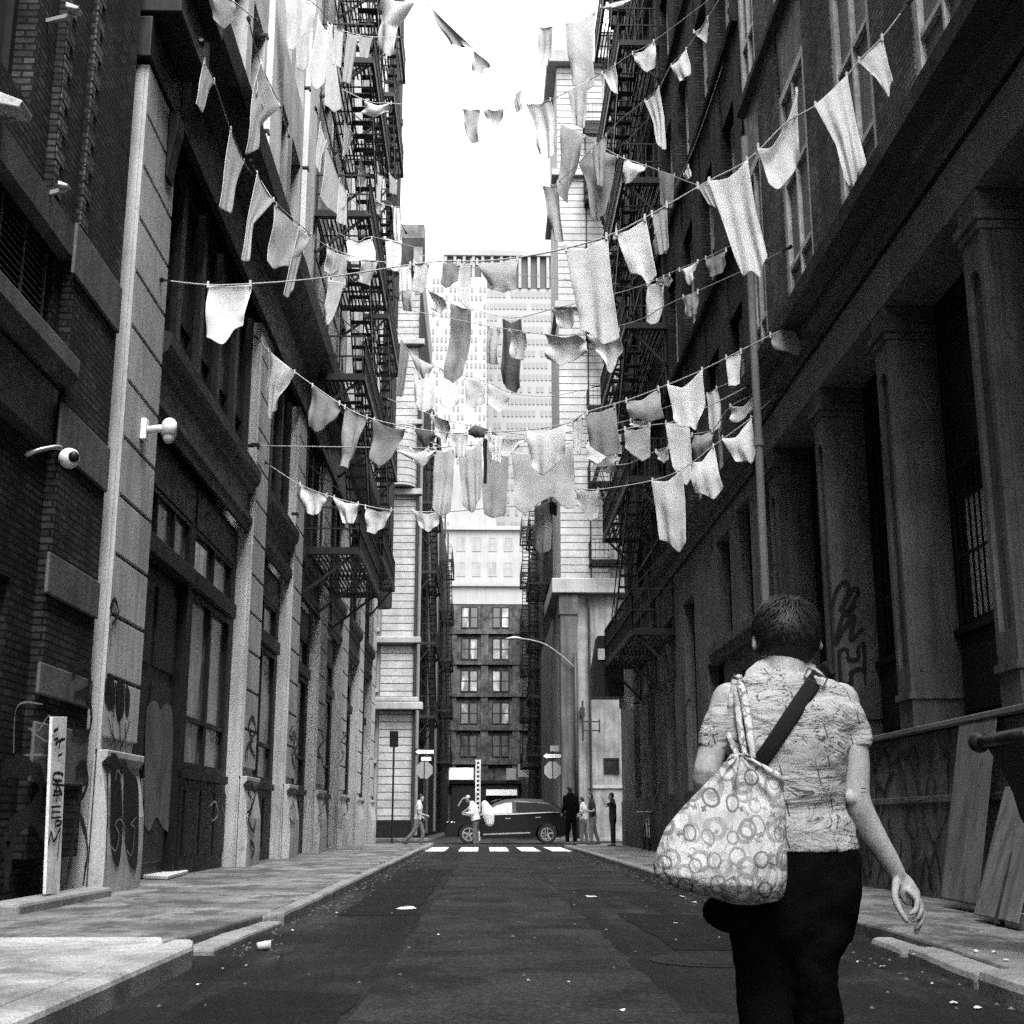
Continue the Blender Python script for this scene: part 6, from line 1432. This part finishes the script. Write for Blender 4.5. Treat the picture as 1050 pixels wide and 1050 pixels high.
# painted plank with hand lettering
pa = [XP(54, 735, xb + .24), XP(69, 735, xb + .24), XP(61, 917, xb + .36), XP(47, 917, xb + .36)]
pk = thing('plank', 'tall white plank hand lettered in black, leaning on the brick pier', 'plank', pa[3])
MB().prism(pa, (-.03, -.0, 0)).build('board', M['offwhite'], pk, bevel=.004)
Z2 = lambda L: [(a / 6.5625, b / 6.5625 + 780) for a, b in L]
Z1 = lambda L: [(a / 6.5625, b / 6.5625 + 640) for a, b in L]
LET = [Z2(l) for l in ([(422, 98), (400, 84), (370, 86), (355, 108), (366, 135), (412, 136)], [(358, 232), (372, 195), (386, 160), (398, 190), (412, 234)], [(352, 158), (425, 166)], [(362, 206), (406, 210)], [(352, 236), (416, 226)], [(383, 232), (374, 278)], [(346, 312), (406, 308)], [(352, 310), (346, 386)], [(348, 346), (400, 346)], [(346, 386), (408, 380)], [(372, 404), (370, 446)], [(370, 404), (404, 408), (404, 428), (372, 440)], [(324, 562), (342, 480)], [(342, 480), (360, 540), (402, 452)], [(402, 452), (384, 648)])] + [Z1(l) for l in ([(362, 722), (388, 704)], [(362, 778), (388, 770)], [(370, 808), (392, 788), (432, 772)], [(390, 890), (416, 872)], [(400, 800), (396, 830)])]
mb = MB()
for k, ln in enumerate(LET):
    zc = sum(q[1] for q in ln) / len(ln); xpl = xb + .24 + .12 * (zc - 735) / 182 + .012
    s, _ = stroke_x(None, xpl, ln, .034, off=.002 + .002 * (k % 3)); b = len(mb.v); mb.v += s.v; mb.f += [tuple(i + b for i in f) for f in s.f]
mb.build('lettering', M['spray'], pk, fix=False)
# ------------------------------------------------------------------ right foreground: boards, pallet, tipping cart
y = 11.2
def board(px4, ys, label, th=.03):
    P = [YP(a, b, c) for (a, b), c in zip(px4, ys)]
    o = MB().prism(P, (.0, th, .01)).build('plywood_board', M['ply'], None, bevel=.004)
    return tag(o, label, 'board', 'boards leaning on the right wall')
zb = [ZP(966, 921, .1), ZP(1003, 928, .1)]
board([(985, 741), (1023, 734), (1003, 928), (966, 921)], [12.2, 11.3, 11.1, 12.0], 'tall grey plywood board leaning nearest the graffiti wall')
zb = [ZP(1000, 938, .1), ZP(1042, 947, .1)]
board([(1032, 808), (1075, 800), (1045, 948), (1000, 938)], [10.6, 9.7, 9.4, 10.4], 'shorter pale board leaning in front of the tall plywood')
pal = thing('window_frame', 'old wooden frame with pale slats leaning at the far right edge', 'frame', (4.0, 9.8, .1))
mb = MB(); q = [Vector(v) for v in (ZP(1026, 950, .1), ZP(1095, 962, .1))]; up = Vector((.22, .12, .5))
for t in (0, .5, 1): a = q[0].lerp(q[1], t); mb.bar(a, a + up, .06, .09)
mb.build('stile', M['iron2'], pal)
mb = MB()
for t in (.1, .45, .8): mb.bar(q[0] + up * t + Vector((0, -.06, 0)), q[1] + up * t + Vector((0, -.06, 0)), .02, .12)
mb.build('slat', M['offwhite'], pal)
tc = thing('tipping_cart', 'black tipping cart with round rim bar at right edge', 'cart', (4.2, 8, .1))
yc = 7.9; X_ = lambda px, py: YP(px, py, yc)
prof = [X_(1009, 764), X_(1024, 788), X_(1036, 812), X_(1044, 838), X_(1060, 866), X_(1110, 880)]; prof += [Vector((prof[-1].x + .5, yc, prof[-1].z)), Vector((prof[-1].x + .7, yc, prof[0].z + .08))]
MB().prism(prof, (0, -.7, 0)).build('hopper', M['black'], tc, bevel=.03)
mb = MB(); r0 = X_(1004, 761); mb.tube([r0, X_(1050, 751), prof[-1] + Vector((0, 0, .04))], .035, 12); mb.ball(r0, .065); mb.tube([r0 + Vector((0, -.7, 0)), prof[-1] + Vector((0, -.7, .04))], .035, 12); mb.tube([r0, r0 + Vector((0, -.7, 0))], .035, 12); mb.build('rim_bar', M['black'], tc, True)
for dy in (-.15, -.65):
    mb = MB(); c = Vector((prof[5].x + .2, yc + dy, .28)); mb.tube([c, c + Vector((0, .09, 0))], .18, 18); wl = mb.build('wheel', M['rubber'], tc); mb = MB(); mb.bar(c + Vector((0, .04, 0)), c + Vector((.05, .04, .4)), .05); mb.build('wheel_fork', M['iron2'], tc)
# ------------------------------------------------------------------ litter
cbd = MB(); a = [ZP(145, 893, .14), ZP(187, 893, .15), ZP(178, 889.5, .2), ZP(158, 890, .2)]
cbd.prism([ZP(144, 901, .106), ZP(172, 902, .106), ZP(193, 896, .106), ZP(176, 892, .106), ZP(150, 894, .106)], (0, 0, .05))
tag(cbd.build('cardboard_sheet', M['paper'], None, bevel=.01), 'flattened white cardboard lying by the second shopfront on left pavement', 'cardboard')
def scrap(name, px, py, w_, d_, z, label, cat, m='paper', sd=0):
    c = ZP(px, py, z); rr = random.Random(sd); n = 7; mb = MB(); P = []
    for k in range(n): a = 2 * math.pi * k / n + rr.uniform(-.3, .3); P.append((c.x + w_ * .5 * math.cos(a) * rr.uniform(.7, 1.1), c.y + d_ * .5 * math.sin(a) * rr.uniform(.7, 1.1), z + .006 + rr.uniform(0, .012)))
    b = 0; mb.v = [(c.x, c.y, z + .016)] + P + [(c.x, c.y, z + .004)]; mb.f = [(0, 1 + k, 1 + (k + 1) % n) for k in range(n)] + [(n + 1, 1 + (k + 1) % n, 1 + k) for k in range(n)]
    return tag(mb.build(name, M[m], None), label, cat, 'litter on the road and pavements')
scrap('paper_scrap', 417, 932, .2, .5, 0, 'long white paper scrap on the road left of centre', 'paper', sd=1)
scrap('paper_scrap', 606, 920, .16, .4, 0, 'white paper scrap on the road right of centre', 'paper', sd=2)
cup = thing('paper_cup', 'crushed white paper cup in the left gutter beside kerb end', 'cup', ZP(268, 974, 0)); c = ZP(268, 975, 0)
MB().tube([c + Vector((-.03, 0, .03)), c + Vector((.05, .03, .035))], [.024, .032], 14).build('cup_body', M['paper'], cup, True); MB().tube([c + Vector((.05, .03, .035)), c + Vector((.054, .031, .035))], .035, 14).build('cup_rim', M['paper'], cup)
SPOTS = [(590, 833, 0), (345, 937, 0), (397, 899, 0), (365, 904, 0), (340, 912, 0), (432, 874, 0), (680, 900, 0), (668, 911, 0), (700, 920, 0), (712, 926, 0), (738, 963, 0), (693, 948, 0), (672, 897, 0), (542, 1007, 0), (583, 1009, 0), (638, 1038, 0), (204, 1012, 0), (252, 992, 0), (228, 995, 0), (866, 972, 0), (880, 988, 0), (905, 993, 0), (956, 1010, 0), (978, 1030, 0), (1003, 1035, 0), (1006, 957, .1), (1000, 977, .1), (1020, 978, .1), (1032, 986, .1), (998, 980, .1), (938, 981, .1), (960, 878, .1), (530, 873, 0), (640, 889, 0), (300, 955, 0), (575, 890, 0), (450, 960, 0)]
PL = ['in the left gutter', 'on the dark road', 'near the right kerb', 'on the right pavement']
for i, (px, py, z) in enumerate(SPOTS):
    if py < 850: continue
    s = random.uniform(.35, 1.0) * .034 * (1 if py > 930 else 1.7)
    pl = PL[3] if z else PL[0] if px < 440 else PL[2] if px > 660 else PL[1]
    scrap('litter_scrap', px, py, s * 1.4, s * 1.6, z, 'tiny pale litter scrap lying ' + pl, 'litter', 'paper' if i % 3 else 'offwhite', 20 + i)
# crumbs of grit and debris along the gutters
gr = MB(); rg = random.Random(5)
for _ in range(900):
    side = rg.random()
    if side < .42: y = rg.uniform(8.8, 42); x = -1.68 + abs(rg.gauss(0, .16))
    elif side < .8: y = rg.uniform(6, 42); x = 2.6 - abs(rg.gauss(0, .22))
    else: y = rg.uniform(5, 40); x = rg.uniform(-1.6, 2.5)
    s = rg.uniform(.006, .02); a = rg.uniform(0, 3)
    gr.v += [(x + s * math.cos(a), y + s * math.sin(a), .003), (x - s, y, .004), (x + s * .4, y - s, .003), (x, y, .006 + s * .6)]; b = len(gr.v) - 4; gr.f += [(b, b + 1, b + 3), (b + 1, b + 2, b + 3), (b + 2, b, b + 3)]
tag(gr.build('grit', M['sill'], None), 'grit and small debris scattered along both gutters', 'grit', kind='stuff')
# manhole cover
c = ZP(735, 985, 0); mb = MB(); mb.tube([(c.x, c.y, .001), (c.x, c.y, .006)], .42, 32)
mb.tube([(c.x, c.y, .0065), (c.x, c.y, .0085)], .3, 32)
tag(mb.build('manhole_cover', M['iron'], None), 'round iron manhole cover in the road beside the person', 'manhole cover')
